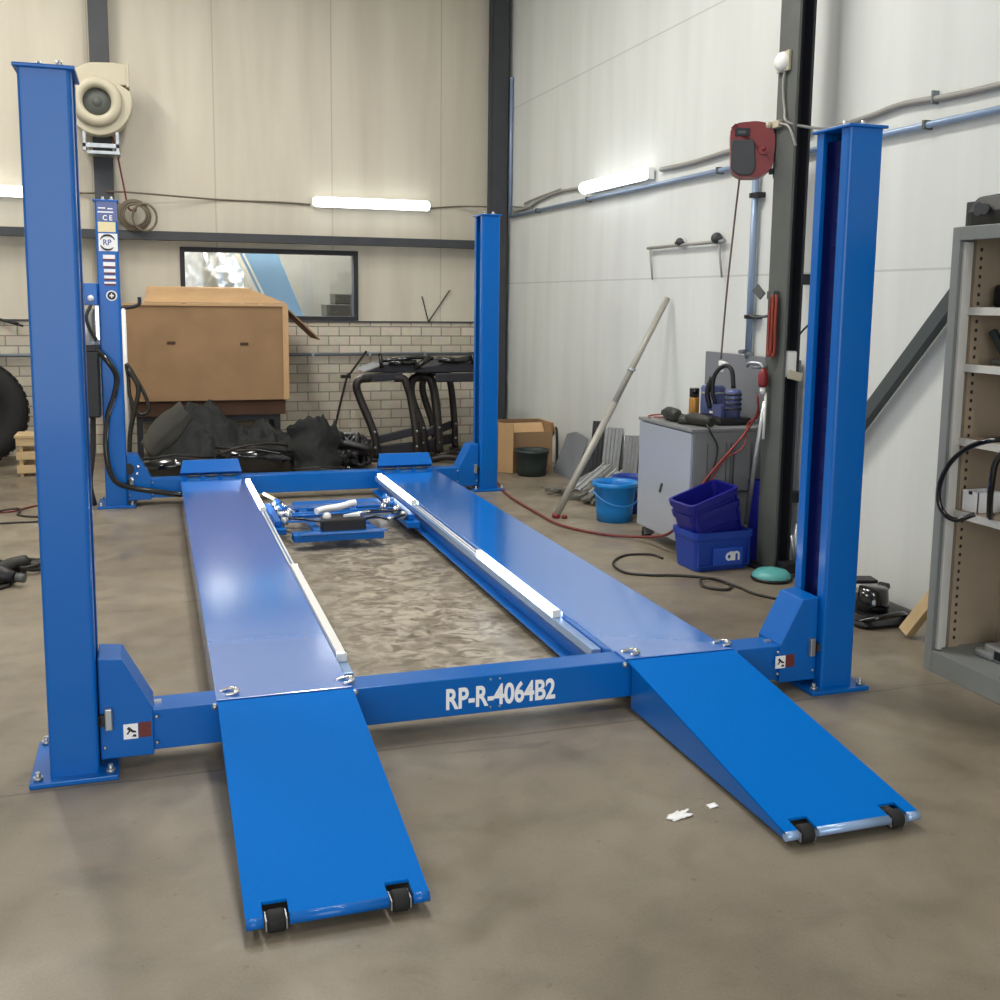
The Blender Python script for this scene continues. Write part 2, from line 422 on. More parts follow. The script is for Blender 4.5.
def text(name, s, size, loc, rot, m, parent, sx=1., bold=0., align='LEFT', ext=.0004):
    cu = bpy.data.curves.new(name, 'FONT'); cu.body = s; cu.size = size; cu.extrude = ext; cu.offset = bold; cu.align_x = align; cu.resolution_u = 6
    t = bpy.data.objects.new(name+'_tmp', cu); C.objects.link(t)
    dg = bpy.context.evaluated_depsgraph_get(); me = bpy.data.meshes.new_from_object(t.evaluated_get(dg))
    bpy.data.objects.remove(t); bpy.data.curves.remove(cu)
    off = OFF.get(root_of(parent).name, V((0,0,0)))
    mt = Matrix.Translation(V(loc)-off) @ rot.to_4x4() @ Matrix.Diagonal((sx, 1, 1, 1))
    me.transform(mt); me.name = name; me.materials.clear()
    return link(name, me, M[m], parent)
RF = Matrix.Rotation(PI/2, 3, 'X')                          # lettering that faces the front (-Y)
def copy_tree(o, parent=None):
    c = o.copy(); C.objects.link(c)
    if parent: c.parent = parent
    for ch in [k for k in bpy.data.objects if k.parent == o]: copy_tree(ch, c)
    OFF[c.name] = V((0,0,0))
    return c

# ------------------------------------------------------------------ setting
XW, YB, ZC = 3.72, 11.3, 5.4
XL, YF = -5.2, -3.2
struct('floor', MB().box(XL-.2, XW+.2, YF-4, YB+2.2, -.12, 0), 'floor')
wb = MB()
wx0, wx1, wz0, wz1 = .30, 2.09, 1.335, 2.06
wb.box(XL, wx0, YB, YB+.14, 1.33, ZC).box(wx1, XW+.2, YB, YB+.14, 1.33, ZC).box(wx0, wx1, YB, YB+.14, wz1, ZC)
w = struct('wall_back', wb, 'wallback')
struct('brick_base', MB().box(XL, XW+.2, YB-.015, YB+.14, 0, 1.33), 'brick', w)
struct('flashing', MB().box(XL, XW, YB-.03, YB-.0151, 1.318, 1.334), 'dsteel', w)
struct('wall_right', MB().box(XW, XW+.2, YF, YB, 0, ZC), 'wallright')
struct('wall_front', MB().box(XL-.2, -4.2, YF-.2, YF, 0, ZC).box(1.2, XW+.2, YF-.2, YF, 0, ZC).box(-4.2, 1.2, YF-.2, YF, 4.2, ZC), 'wallside')
struct('wall_left', MB().box(XL-.2, XL, YF, YB+.14, 0, ZC), 'wallside')
struct('ceiling', MB().box(XL-.2, XW+.2, YF, YB+2.2, ZC, ZC+.15), 'ceil')
# window into the next bay
wn = tag(bpy.data.objects.new('window_1', None), kind='structure'); C.objects.link(wn); wn.location = (1.19, YB, wz0); OFF['window_1'] = V(wn.location)
fr = MB(); t = .046
fr.box(wx0, wx1, YB-.03, YB+.1, wz1-t, wz1).box(wx0, wx1, YB-.03, YB+.1, wz0, wz0+t).box(wx0, wx0+t, YB-.03, YB+.1, wz0+t, wz1-t).box(wx1-t, wx1, YB-.03, YB+.1, wz0+t, wz1-t)
obj('frame', fr, 'nsteel', wn)
obj('pane', MB().box(wx0+t, wx1-t, YB+.03, YB+.036, wz0+t, wz1-t), 'glass', wn)
# the next bay
bay = MB().box(-.6, 3.4, YB+1.9, YB+2., 0, 3.).box(-.7, -.6, YB+.16, YB+2., 0, 3.).box(3.4, 3.5, YB+.16, YB+2., 0, 3.)
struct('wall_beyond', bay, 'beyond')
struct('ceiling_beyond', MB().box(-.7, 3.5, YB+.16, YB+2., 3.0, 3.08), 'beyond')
o = obj('insulation_sheet', MB().sheet(lambda u, v: (-.1+1.1*u, YB+1.0+.05*math.sin(9*u+7*v)+.07*nz((u*1.5, v, 0), 9, 1)+.05*nz((u, v, 3), 22, 2), 1.0+1.3*v), 60, 60, (0, .02, 0)).box(-.1, 1.0, YB+1.06, YB+1.3, 0, 1.), 'foil')
tag(o, 'crumpled silver foil insulation seen through the left part of the dark framed window', 'insulation')
o = obj('leaning_panel', MB().prism([(.86, 2.15), (1.27, 2.15), (1.78, .9), (1.44, .9)], 'y', YB+.48, YB+.54), 'bluepanel', bevel=.003)
obj('edge_strip', MB().bar((.83, YB+.47, 2.15), (1.42, YB+.47, .9), .018, .05, (1, 0, .5)).bar((.90, YB+.472, 2.15), (1.48, YB+.472, .92), .012, .02, (1, 0, .5)), 'white', o)
tag(o, 'slanting pale blue panel with a white edge seen through the window', 'panel')
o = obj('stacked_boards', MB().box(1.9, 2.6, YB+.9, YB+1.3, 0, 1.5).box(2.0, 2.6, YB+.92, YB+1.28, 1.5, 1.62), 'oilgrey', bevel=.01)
tag(o, 'dull grey stack seen through the right half of the window', 'stack of boards')
# steel frame of the hall
def hbeam(mb, x0, x1, y0, y1, z0, z1, tf=.018, tw=.012, along='x'):
    """upright H section; flanges at the ends of the given axis"""
    if along == 'x':
        ym = (y0+y1)/2; return mb.box(x0, x0+tf, y0, y1, z0, z1).box(x1-tf, x1, y0, y1, z0, z1).box(x0+tf, x1-tf, ym-tw/2, ym+tw/2, z0, z1)
    xm = (x0+x1)/2; return mb.box(x0, x1, y0, y0+tf, z0, z1).box(x0, x1, y1-tf, y1, z0, z1).box(xm-tw/2, xm+tw/2, y0+tf, y1-tf, z0, z1)
struct('trim_1', hbeam(MB(), -.468, -.295, 11.13, YB-.016, 0, ZC, along='y'), 'dsteel')
struct('trim_2', hbeam(MB(), 3.5, 3.67, 11.1, YB-.031, 0, ZC, along='y').box(3.46, 3.50, 11.11, 11.14, 0, ZC), 'dsteel')
c3 = struct('trim_3', MB().box(3.44, 3.456, 5.33, 5.52, 0, ZC), 'gsteel')
struct('web', MB().box(3.456, 3.53, 5.415, 5.435, 0, ZC).box(3.53, 3.545, 5.33, 5.52, 0, ZC), 'nsteel', c3)
struct('wall_tie', MB().box(3.545, 3.7195, 5.39, 5.46, 1.68, 1.74).box(3.545, 3.7195, 5.39, 5.46, 3.5, 3.56).box(3.545, 3.7195, 5.39, 5.46, .4, .46), 'nsteel', c3)
struct('base_plate', MB().box(3.38, 3.62, 5.28, 5.57, 0, .02), 'nsteel', c3)
struct('trim_4', MB().box(XL, 3.45, 11.12, 11.128, 2.115, 2.198).box(XL, 3.45, 11.128, 11.25, 2.188, 2.198).box(XL, 3.45, 11.128, 11.25, 2.115, 2.125), 'dsteel')
bd = V((0, -.574, .6)).normalized(); br0 = V((3.66, 5.33, .47)); br1 = V((3.66, 2.4, 3.53))
struct('trim_5', MB().bar(br0, br1, .05, .072, (0, .6, .574)), 'brace')

# ------------------------------------------------------------------ the four-post lift
XC = 1.174; F0, F1 = 3.573, 3.798; R0, R1 = 8.338, 8.563; H = 2.24
lift = thing('four_post_lift', 'bright blue four-post car lift filling the middle of the workshop floor', 'car lift', (XC, 6.07, 0))
def post(side, y0, y1):
    """C-section with its opening towards the bay's middle"""
    xo = XC-1.529 if side < 0 else XC+1.529; s = 1 if side < 0 else -1      # outer face x
    w, t, lp, r = .151, .008, .054, .014
    P = [(xo, y0), (xo+s*w, y0), (xo+s*w, y0+lp), (xo+s*(w-t), y0+lp), (xo+s*(w-t), y0+t), (xo+s*t, y0+t), (xo+s*t, y1-t), (xo+s*(w-t), y1-t), (xo+s*(w-t), y1-lp), (xo+s*w, y1-lp), (xo+s*w, y1), (xo, y1)]
    rs = [r, r, 0, 0, 0, 0, 0, 0, 0, 0, r, r]
    p = obj('post', MB().prism(roundpoly(P, rs), 'z', .018, H), 'blue', lift)
    x0, x1 = min(xo, xo+s*w), max(xo, xo+s*w)
    obj('cap_plate', MB().box(x0-.012, x1+.012, y0-.012, y1+.012, H, H+.012), 'blue', p, .003)
    bt = MB()
    for fx, fy in ((.35, .5), (.75, .35)):
        c = V((x0+(x1-x0)*fx, y0+(y1-y0)*fy, H+.012)); bt.cyl(c, c+V((0, 0, .028)), .009, seg=8).cyl(c, c+V((0, 0, .012)), .018, seg=6)
    obj('rod_nut', bt, 'galv', p)
    obj('base_plate', MB().box(x0-.06, x1+.06, y0-.035, y1+.1, 0, .018), 'blue', p, .004)
    an = MB()
    for fx in (x0-.035, x1+.035):
        for fy in (y0-.005, y1+.07): an.cyl((fx, fy, .018), (fx, fy, .045), .008, seg=8).cyl((fx, fy, .018), (fx, fy, .03), .016, seg=6)
    obj('anchor_bolt', an, 'galv', p)
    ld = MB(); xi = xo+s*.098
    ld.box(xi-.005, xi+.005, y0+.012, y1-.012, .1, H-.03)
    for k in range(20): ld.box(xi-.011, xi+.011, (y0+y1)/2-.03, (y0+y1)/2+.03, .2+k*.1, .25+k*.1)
    obj('lock_ladder_shade', ld, 'navy', p)  # ladder on a wide plate, its navy painting in the post's inner shade
    return p
post(-1, F0, F1); post(1, F0, F1); pw = post(-1, R0, R1); post(1, R0, R1)
def beam(y0, y1):
    b = obj('cross_beam', MB().box(XC-1.22, XC+1.22, y0, y1, .055, .198), 'blue', lift, .004)
    for s in (-1, 1):
        xs = [XC+s*k for k in (1.205, 1.205, 1.30, 1.368, 1.385, 1.385)]
        cb = MB().prism([(xs[1], .205), (xs[2], .385), (xs[3], .392), (XC+s*1.374, .392), (XC+s*1.374, .045), (xs[0], .045)], 'y', y0-.012, y1+.03)
        cg = obj('carriage', cb, 'blue', b, .004)
        lk = MB(); xq = XC+s*1.345; lk.box(xq-.012, xq+.012, y0-.034, y0-.012, .15, .225)
        obj('latch', lk, 'galv', cg, .004)
        obj('latch_pin', MB().cyl((xq+s*.02, y0-.028, .185), (xq+s*.03, y0-.012, .185), .017).box(min(xq+s*.012, xq+s*.027), max(xq+s*.012, xq+s*.027), y0-.03, y0-.012, .165, .205), 'black', cg)
        sb = MB()
        for px, pz in ((1.195, .175), (1.195, .085), (1.36, .085)): sb.sphere((XC+s*px, y0-.0125, pz), .007, 8)
        if y0 < 5: sb.box(XC+s*1.19-.012, XC+s*1.19+.012, y0+.05, y0+.075, .198, .205)
        obj('bolt', sb, 'galv', cg)
        if y0 < 5:
            x0 = XC+s*1.274-.047 if s > 0 else XC+s*1.301
            x0 = x0 if s < 0 else 2.358
            z0 = .108
            st = obj('warning_sticker', MB().box(x0, x0+.046, y0-.0135, y0-.012, z0, z0+.052), 'paper', cg)
            pg = MB(); yq = y0-.0145
            pg.prism([(x0+.010, z0+.036), (x0+.018, z0+.043), (x0+.030, z0+.030), (x0+.040, z0+.026), (x0+.040, z0+.021), (x0+.028, z0+.022), (x0+.022, z0+.027), (x0+.014, z0+.016), (x0+.009, z0+.018), (x0+.017, z0+.030)], 'y', yq, yq+.0009)
            pg.prism([(x0+.026, z0+.008), (x0+.040, z0+.006), (x0+.040, z0+.014), (x0+.032, z0+.015)], 'y', yq, yq+.0009)
            obj('pictogram', pg, 'black', cg)
            obj('warning_text_label', MB().box(x0+.048, x0+.088, y0-.0135, y0-.012, z0+.002, z0+.054), 'dred', cg)
    return b
fb = beam(3.62, 3.745); beam(8.385, 8.51)
text('model_lettering', 'RP-R-4064B2', .108, (.982, 3.6195, .0845), RF, 'paper', fb, .735, .0032)
rv = MB()
for x in (XC-.018, XC+.018):
    for z in (.075, .182): rv.sphere((x, 3.62, z), .005, 8)
obj('rivet', rv, 'galv', fb)
PA, PB = (.177, .643), (1.707, 2.171)
for side, (x0, x1) in ((-1, PA), (1, PB)):
    ya, yb = 3.748, 8.465
    xin = x1 if side < 0 else x0; q = 1 if side < 0 else -1        # q points to the gap
    rw = obj('runway', MB().box(x0, x1, ya, yb, .183, .197).box(x0, x0+.008, ya, yb, .05, .183).box(x1-.008, x1, ya, yb, .05, .183).box(x0+.008, x1-.008, ya, ya+.01, .08, .183), 'deck', lift, .003)
    obj('end_plate', MB().box(x0-.002, x1+.002, 3.628, ya-.003, .1995, .2055), 'deck', rw, .002)
    r0, r1 = sorted((xin+q*.004, xin+q*.046))
    obj('guide_rail', MB().box(r0, r1, 3.86, 8.28, .135, .172), 'rail', rw, .003)
    l0, l1 = sorted((xin+q*.001, xin+q*.055))
    obj('lower_ledge', MB().box(l0, l1, 3.78, 8.36, .035, .047).box(*sorted((xin+q*.001, xin+q*.010)), 3.78, 8.36, .047, .1345), 'blue', rw, .002)
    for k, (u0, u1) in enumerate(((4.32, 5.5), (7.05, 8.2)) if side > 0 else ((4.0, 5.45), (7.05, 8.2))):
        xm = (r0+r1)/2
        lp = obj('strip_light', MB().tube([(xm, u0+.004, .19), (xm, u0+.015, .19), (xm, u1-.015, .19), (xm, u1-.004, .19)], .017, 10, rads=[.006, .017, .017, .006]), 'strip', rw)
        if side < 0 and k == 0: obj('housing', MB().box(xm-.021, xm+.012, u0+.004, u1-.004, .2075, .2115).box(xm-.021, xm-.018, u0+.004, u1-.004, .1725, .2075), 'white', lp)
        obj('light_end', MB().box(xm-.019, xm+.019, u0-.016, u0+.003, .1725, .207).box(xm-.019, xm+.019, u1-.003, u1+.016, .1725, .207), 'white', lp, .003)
    obj('light_cable', MB().tube([(r0+.012, 5.5, .178), (r0+.012, 7.03, .178)], .005, 6).tube([(r1-.01, 5.52, .178), (r1-.01, 7.03, .178)], .005, 6), 'white', rw)
    # stop plate at the far end
    spm = MB().prism([(8.462, .205), (8.455, .215), (8.415, .232), (8.455, .322), (8.49, .322), (8.49, .314), (8.462, .314), (8.425, .232), (8.475, .21)], 'x', x0+.004, x1-.004)
    for p_ in spm.v:
        if p_.z > .3: p_.x += .022*(1 if p_.x < (x0+x1)/2 else -1)
    st = obj('stop_plate', spm, 'blue', rw, .002)
    hb = MB()
    for f in (.22, .5, .78): hb.tube([(x0+(x1-x0)*f-.05, 8.40, .208), (x0+(x1-x0)*f+.05, 8.40, .208)], .009, 8)
    obj('hinge_barrel', hb, 'dsteel', st)
    # ramp
    ty, tz = 2.52, .045
    top = [(3.615, .203), (ty+.02, tz+.008), (ty, tz), (ty-.012, tz-.014)]
    rp = MB(); th = .008
    # deck with two notches at the tip
    nw, nd = .064, .056
    n0, n1 = x0+.075, x1-.075
    dz = lambda y: .203+(y-3.615)*(.203-tz-.008)/(3.615-ty-.02)
    def slab(a, b, y0, y1): rp.add([(a, y0, dz(y0)), (b, y0, dz(y0)), (b, y1, dz(y1)), (a, y1, dz(y1)), (a, y0, dz(y0)-th), (b, y0, dz(y0)-th), (b, y1, dz(y1)-th), (a, y1, dz(y1)-th)], [(0,1,2,3),(7,6,5,4),(0,4,5,1),(1,5,6,2),(2,6,7,3),(3,7,4,0)])
    yn = ty+nd
    slab(x0, x1, yn, 3.615)
    for a, b in ((x0, n0-nw/2), (n0+nw/2, n1-nw/2), (n1+nw/2, x1)): slab(a, b, ty, yn)
    ramp = obj('ramp', rp, 'ramp', lift)
    sk = MB()
    for a in (x0+.012, x1-.018):
        sk.prism([(3.6, .194), (ty+.01, tz-.004), (ty+.01, .016), (3.6, .016)], 'x', a, a+.006)
    sk.box(x0+.018, x1-.018, 3.592, 3.6, .03, .185)
    obj('side_skirt', sk, 'blue', ramp)
    nb = MB()
    for a, b in ((x0, n0-nw/2), (n0+nw/2, n1-nw/2), (n1+nw/2, x1)): nb.tube([(a, ty-.002, tz-.008), (b, ty-.002, tz-.008)], .014, 10)
    obj('nose_bar', nb, 'rail' if side > 0 else 'blue', ramp)
    for nx in (n0, n1):
        rl = obj('roller', MB().lathe([(.006, -.022), (.024, -.022), (.028, -.017), (.028, .017), (.024, .022), (.006, .022)], (nx, ty+.012, .0295), (1, 0, 0), 20), 'rubber', ramp)
        obj('roller_bracket', MB().box(nx-.027, nx-.0235, ty-.008, ty+.04, .015, .042).box(nx+.0235, nx+.027, ty-.008, ty+.04, .015, .042).cyl((nx-.0275, ty+.012, .03), (nx+.0275, ty+.012, .03), .006, seg=8), 'galv', rl)
    hp = MB()
    for hx in (x0+.03, x1-.03):
        hp.tube(spline([(hx-.02, 3.70, .2065), (hx+.03, 3.705, .215), (hx+.04, 3.66, .214), (hx+.0, 3.655, .209)], 5), .006, 8).sphere((hx+.035, 3.68, .214), .013, 10)
    obj('hinge_pin', hp, 'chrome', ramp)
    obj('hinge_bolt', MB().sphere((x0-.008, 3.62, .185), .012, 10).sphere((x1+.008, 3.62, .185), .012, 10), 'galv', ramp)

# panel and labels of the rear control post
zf = lambda y: 2.25-(y-199)*.0074
xp = lambda x: -.343+(x-96.5)*.0071
yp = R0
def plate(name, a, b, c, d, m, par, k=1): return obj(name, MB().box(xp(a), xp(b), yp-.001-.001*k, yp-.0002, zf(d), zf(c)), m, par)
pl = plate('name_panel', 96.8, 116, 199.8, 219, 'steelblue', pw)
text('panel_lettering', 'C E', .05, (xp(102), yp-.003, zf(218.3)), RF, 'paper', pl, .9, .001)
for k, (a, b, y) in enumerate(((98, 105, 206.5), (107, 112, 207), (97.5, 112.5, 210.3))): obj('text_line', MB().box(xp(a), xp(b), yp-.003, yp-.002, zf(y+.9), zf(y-.3)), 'paper', pl)
plate('cream_sticker', 97.3, 114.2, 220, 229.6, 'cream', pw)
lg = plate('logo_sticker', 97.4, 115.6, 231, 248, 'paper', pw)
rg = MB(); cx, cz = xp(106), zf(239.6)
for a0, a1, r in ((20, 160, .052), (200, 320, .052)):
    rg.tube([(cx+r*math.cos(math.radians(a)), yp-.0025, cz+r*math.sin(math.radians(a))) for a in range(a0, a1+1, 10)], .006, 6, rads=[.002+.0055*math.sin(PI*i/((a1-a0)//10)) for i in range((a1-a0)//10+1)])
obj('logo_ring', rg, 'nsteel', lg)
text('logo_letters', 'RP', .055, (cx-.033, yp-.0025, cz-.018), RF, 'steelblue', lg, .95, .0015)
for a, b, c, d in ((101, 112.5, 251.5, 257), (101, 112.5, 258.5, 264), (101.5, 112.5, 265.2, 270), (101.5, 112.5, 271.5, 276), (101.5, 112.5, 277.5, 281)):
    s_ = plate('instruction_sticker', a, b, c, d, 'paper', pw)
    obj('sticker_stripe', MB().box(xp(a), xp(b), yp-.003, yp-.002, zf(d), zf(d-1.6)), 'dred', s_)
rd = obj('round_emblem', MB().cyl((xp(108), yp-.003, zf(291)), (xp(108), yp-.0002, zf(291)), .038, seg=24), 'paper', pw)
obj('emblem_disc', MB().cyl((xp(108), yp-.005, zf(291)), (xp(108), yp-.003, zf(291)), .029, seg=24), 'nsteel', rd)
obj('emblem_bar', MB().box(xp(106), xp(110), yp-.006, yp-.005, zf(291)-.006, zf(291)+.006).box(xp(108)-.004, xp(108)+.004, yp-.0065, yp-.005, zf(291)-.016, zf(291)+.016), 'paper', rd)
# hydraulic power unit on the outer side of that post
hu = obj('power_unit', MB().box(-.5, -.356, 8.24, 8.36, 1.17, 1.215), 'black', lift, .004)
obj('oil_tank', MB().box(-.478, -.362, 8.225, 8.40, .69, 1.17), 'black', hu, .012)
mt = MB().lathe([(.0, 1.215), (.075, 1.215), (.078, 1.22), (.078, 1.45), (.065, 1.47), (0, 1.47)], (-.44, 8.3, 0))
for k in range(18):
    a = k*2*PI/18; mt.bar((-.44+.078*math.cos(a), 8.3+.078*math.sin(a), 1.24), (-.44+.078*math.cos(a), 8.3+.078*math.sin(a), 1.44), .006, .012, (math.cos(a), math.sin(a), 0))
obj('motor', mt, 'alu', hu)
obj('valve_block', MB().box(-.375, -.345, 8.20, 8.32, 1.25, 1.50), 'chrome', hu, .004)
obj('control_box', MB().box(-.45, -.357, 8.25, 8.40, 1.50, 1.655), 'blue', hu, .004)
obj('control_knob', MB().box(-.478, -.452, 8.2, 8.28, 1.48, 1.66).sphere((-.40, 8.23, 1.55), .022, 10), 'white', hu, .004)
obj('valve_hose', MB().tube(spline([(-.40, 8.21, 1.5), (-.43, 8.17, 1.42), (-.41, 8.17, 1.33), (-.37, 8.18, 1.25)], 6), .012, 8), 'black', hu)
obj('drain_pipe', MB().tube(spline([(-.42, 8.3, .69), (-.43, 8.31, .45), (-.46, 8.33, .2), (-.44, 8.4, .02)], 6), .02, 8), 'dcable', hu)
obj('hydraulic_hose', MB().tube(spline([(-.38, 8.26, 1.19), (-.30, 8.22, 1.10), (-.245, 8.23, .99), (-.265, 8.24, .85), (-.315, 8.25, .70), (-.335, 8.25, .52), (-.325, 8.24, .34), (-.28, 8.24, .22), (-.18, 8.26, .165), (-.006, 8.27, .125), (.20, 8.29, .085)], 8), .021, 10), 'gloss', lift)
sh = MB()
sh.lathe([(.0, -.012), (.042, -.012), (.042, .012), (0, .012)], (-.19, 8.36, .285), (0, 1, 0), 20, False)
obj('cable_sheave', sh, 'black', lift)
obj('guide_bolt', MB().sphere((-.12, 8.37, .30), .014, 8).sphere((-.13, 8.37, .245), .014, 8).sphere((-.165, 8.35, .205), .016, 8), 'chrome', lift)

# ------------------------------------------------------------------ sliding jack between the runways
jk = thing('rolling_jack', 'low blue sliding jack lying across the bay between the two runways', 'jack', (XC, 6.9, .05))
jb = MB().box(.81, 1.38, 6.47, 6.60, .055, .10).box(.93, 1.55, 7.36, 7.54, .06, .115).box(.95, 1.00, 6.601, 7.359, .065, .10).box(1.30, 1.35, 6.601, 7.359, .065, .10)
obj('frame', jb, 'blue', jk, .004)
obj('top_plate', MB().box(.80, 1.50, 7.10, 7.22, .14, .152).box(.80, 1.50, 6.70, 6.76, .135, .148).box(.84, 1.40, 6.46, 6.50, .1005, .112), 'deck', jk, .003)
obj('cross_rod', MB().tube([(.72, 6.88, .14), (1.6, 6.92, .14)], .012).tube([(.72, 7.0, .13), (1.6, 7.04, .13)], .012), 'blue', jk)
for s, x in ((-1, .735), (1, 1.605)):
    e = obj('roller_carriage', MB().box(x-.045, x+.045, 6.60, 7.35, .08, .12).box(x-.02, x+.02, 6.66, 7.3, .12, .16), 'blue', jk, .006)
    for y in (6.7, 6.9, 7.1, 7.25):
        obj('roller', MB().lathe([(0, -.02), (.028, -.02), (.028, .02), (0, .02)], (x-s*.045, y, .15), (1, 0, 0), 14), 'galv', e)
    for q_, (dx, y, z, r_) in enumerate(((.08, 6.82, .17, .022), (.07, 6.98, .18, .022), (.09, 7.12, .165, .02), (.07, 7.25, .17, .02), (.12, 7.05, .15, .018))):
        obj('shiny_fitting', MB().cyl((x-s*dx, y-.03, z), (x-s*(dx-.02), y+.03, z+.012), r_, r_*.7).sphere((x-s*dx, y-.03, z), r_*1.05, 10), 'blue' if q_ % 2 else 'chrome', e)
pp = obj('pump', MB().box(.99, 1.27, 6.50, 6.60, .1005, .185).box(1.02, 1.24, 6.60, 6.78, .10, .165), 'black', jk, .012)
obj('pump_handle', MB().tube(spline([(.985, 6.72, .20), (1.05, 6.76, .205), (1.15, 6.80, .208), (1.23, 6.84, .218), (1.265, 6.85, .22)], 6), .022, 10), 'paper', pp)
obj('valve', MB().sphere((1.03, 6.56, .195), .028, 12), 'white', pp)
obj('lever', MB().prism([(1.13, 6.55), (1.24, 6.55), (1.235, 6.62)], 'z', .187, .205), 'white', pp, .003)
obj('air_hose', MB().tube(spline([(1.26, 6.58, .16), (1.36, 6.60, .17), (1.43, 6.58, .155), (1.55, 6.62, .17)], 6), .009).tube(spline([(1.25, 6.7, .165), (1.38, 6.8, .17), (1.56, 6.76, .17)], 6), .007).tube(spline([(1.02, 6.6, .15), (.92, 6.66, .16), (.84, 6.72, .16), (.76, 6.75, .16)], 6), .008), 'gloss', pp)
obj('hose_fitting', MB().cyl((1.25, 6.71, .17), (1.34, 6.77, .175), .013).cyl((1.42, 6.58, .155), (1.47, 6.585, .16), .013), 'chrome', pp)
obj('yellow_grip', MB().tube([(.80, 7.32, .17), (.73, 7.5, .19)], .013, 8), 'cream', jk)

jk.location.y += .12

# ------------------------------------------------------------------ lamps on the walls
def wall_lamp(c, d, L, label, m='tubeb'):
    """batten lamp centred at c, running along d, length L"""
    c = V(c); d = V(d); o = thing('wall_lamp', label, 'lamp', c, 'tube lamps on the walls', local=True)
    n = V((0, -1, 0)) if abs(d.x) > .5 else V((-1 if c.x > 0 else 1, 0, 0))
    a, b = -d*L/2, d*L/2
    obj('housing', MB().bar(a-n*.035, b-n*.035, .09 if abs(d.x) > .5 else .09, .05, n), 'white', o, .004)
    obj('diffuser', MB().tube([a+d*.012+n*.012, a+d*.03+n*.012, b-d*.03+n*.012, b-d*.012+n*.012], .052, 14, rads=[.03, .052, .052, .03]), m, o)
    return o
wall_lamp((2.235, 11.22, 2.545), (1, 0, 0), 1.24, 'bright tube lamp glowing on the cream back wall above the window')
wall_lamp((-1.70, 11.22, 2.53), (1, 0, 0), 1.24, 'lit tube lamp half hidden behind the nearest blue post')
wall_lamp((3.64, 8.24, 2.545), (0, 1, 0), 1.26, 'bright tube lamp glowing on the white wall beside the hose reel')

# ------------------------------------------------------------------ back wall fittings
ef = thing('extractor_fan', 'beige snail-shaped extractor fan on the dark steel column by the back wall', 'fan', (-.39, 10.95, 2.87))
cx, cz = -.395, 3.36
pts = []
for k in range(0, 29):
    a = math.radians(62-k*10.8); r = .335-.085*k/28; pts.append((cx+r*math.cos(a)*.9, cz+r*math.sin(a)))
pts = [( -.13, 3.69), (-.26, 3.70)] + [(cx+(.30-.0*k)*math.cos(math.radians(100+k*12)), cz+(.335-.001*k)*math.sin(math.radians(100+k*12))) for k in range(0, 24)] + [(-.19, 3.50), (-.13, 3.50)]
obj('casing', MB().prism(pts, 'y', 10.86, 11.04), 'beige', ef, .03, 4)
obj('outlet_flange', MB().box(-.145, -.118, 10.84, 11.06, 3.485, 3.705), 'beige', ef, .004)
obj('inlet_ring', MB().lathe([(.225, .0), (.225, .03), (.205, .06), (.16, .07), (.13, .05), (.122, .0)], (cx-.01, 10.862, cz-.02), (0, -1, 0), 36), 'beige', ef)
obj('inlet_grille', MB().lathe([(0, .004), (.125, .004), (.125, .0), (0, 0)], (cx-.01, 10.858, cz-.02), (0, -1, 0), 32).lathe([(0, .03), (.03, .03), (.05, .0)], (cx-.01, 10.858, cz-.02), (0, -1, 0), 20), 'gsteel', ef)
bk = MB().box(-.545, -.515, 10.87, 10.90, 2.9, 3.08).box(-.255, -.225, 10.87, 10.90, 2.9, 3.08).box(-.545, -.225, 10.87, 10.90, 2.93, 2.97)
bk.box(-.51, -.22, 10.85, 11.12, 2.87, 2.90).box(-.54, -.52, 10.9, 11.12, 2.93, 2.97).box(-.25, -.23, 10.9, 11.12, 2.93, 2.97)
obj('bracket', bk, 'galv', ef, .003)
tag(obj('power_cable', MB().tube(spline([(-.29, 11.09, 3.06), (-.25, 11.1, 2.9), (-.21, 11.1, 2.66), (-.17, 11.1, 2.42), (-.13, 11.09, 2.38)], 6), .009, 6), 'dredhose'), 'thin reddish cable hanging from the beige fan down to the cable coil', 'cable')
cc = MB()
for k in range(7):
    r = .135-.012*(k % 4); cc.tube([(-.11+r*math.cos(a)*1.05+.012*math.sin(k), 11.095-.012*(k % 4), 2.33+r*math.sin(a)+.01*k*.4) for a in [2*PI*i/28 for i in range(28)]], .011, 6, closed=True)
cc.tube([(-.11, 11.095, 2.39), (-.11, 11.12, 2.39)], .02, 8)
cc.tube([(-.02+.11*math.cos(a), 11.055, 2.32+.13*math.sin(a)) for a in [2*PI*i/20 for i in range(20)]], .011, 6, closed=True)
tag(obj('cable_coil', cc, 'tan'), 'coil of brownish cable hung on the back wall behind the control post', 'cable coil')
tag(obj('wall_cable', MB().tube(spline([(-2.4, YB-.02, 2.57), (-.65, YB-.02, 2.545), (-.24, YB-.2, 2.555), (.65, YB-.02, 2.535), (1.3, YB-.02, 2.53), (1.6, YB-.02, 2.52)], 8), .009, 6).tube(spline([(2.87, YB-.02, 2.53), (3.2, YB-.03, 2.56), (3.45, YB-.22, 2.55)], 6), .008, 6), 'tan'), 'brownish cable running along the cream back wall at lamp height', 'cable')
o = tag(obj('brick_pipe', MB().tube([(-4.5, YB-.06, .99), (3.42, YB-.06, .985)], .018, 10), 'gpipe'), 'thin blue-grey pipe running level across the brick wall', 'pipe')
cl = MB()
for x in (-3.2, -1.6, 1.6, 2.2, 2.8): cl.box(x-.012, x+.012, YB-.085, YB-.015, .965, 1.012)
obj('pipe_clip', cl, 'galv', o)
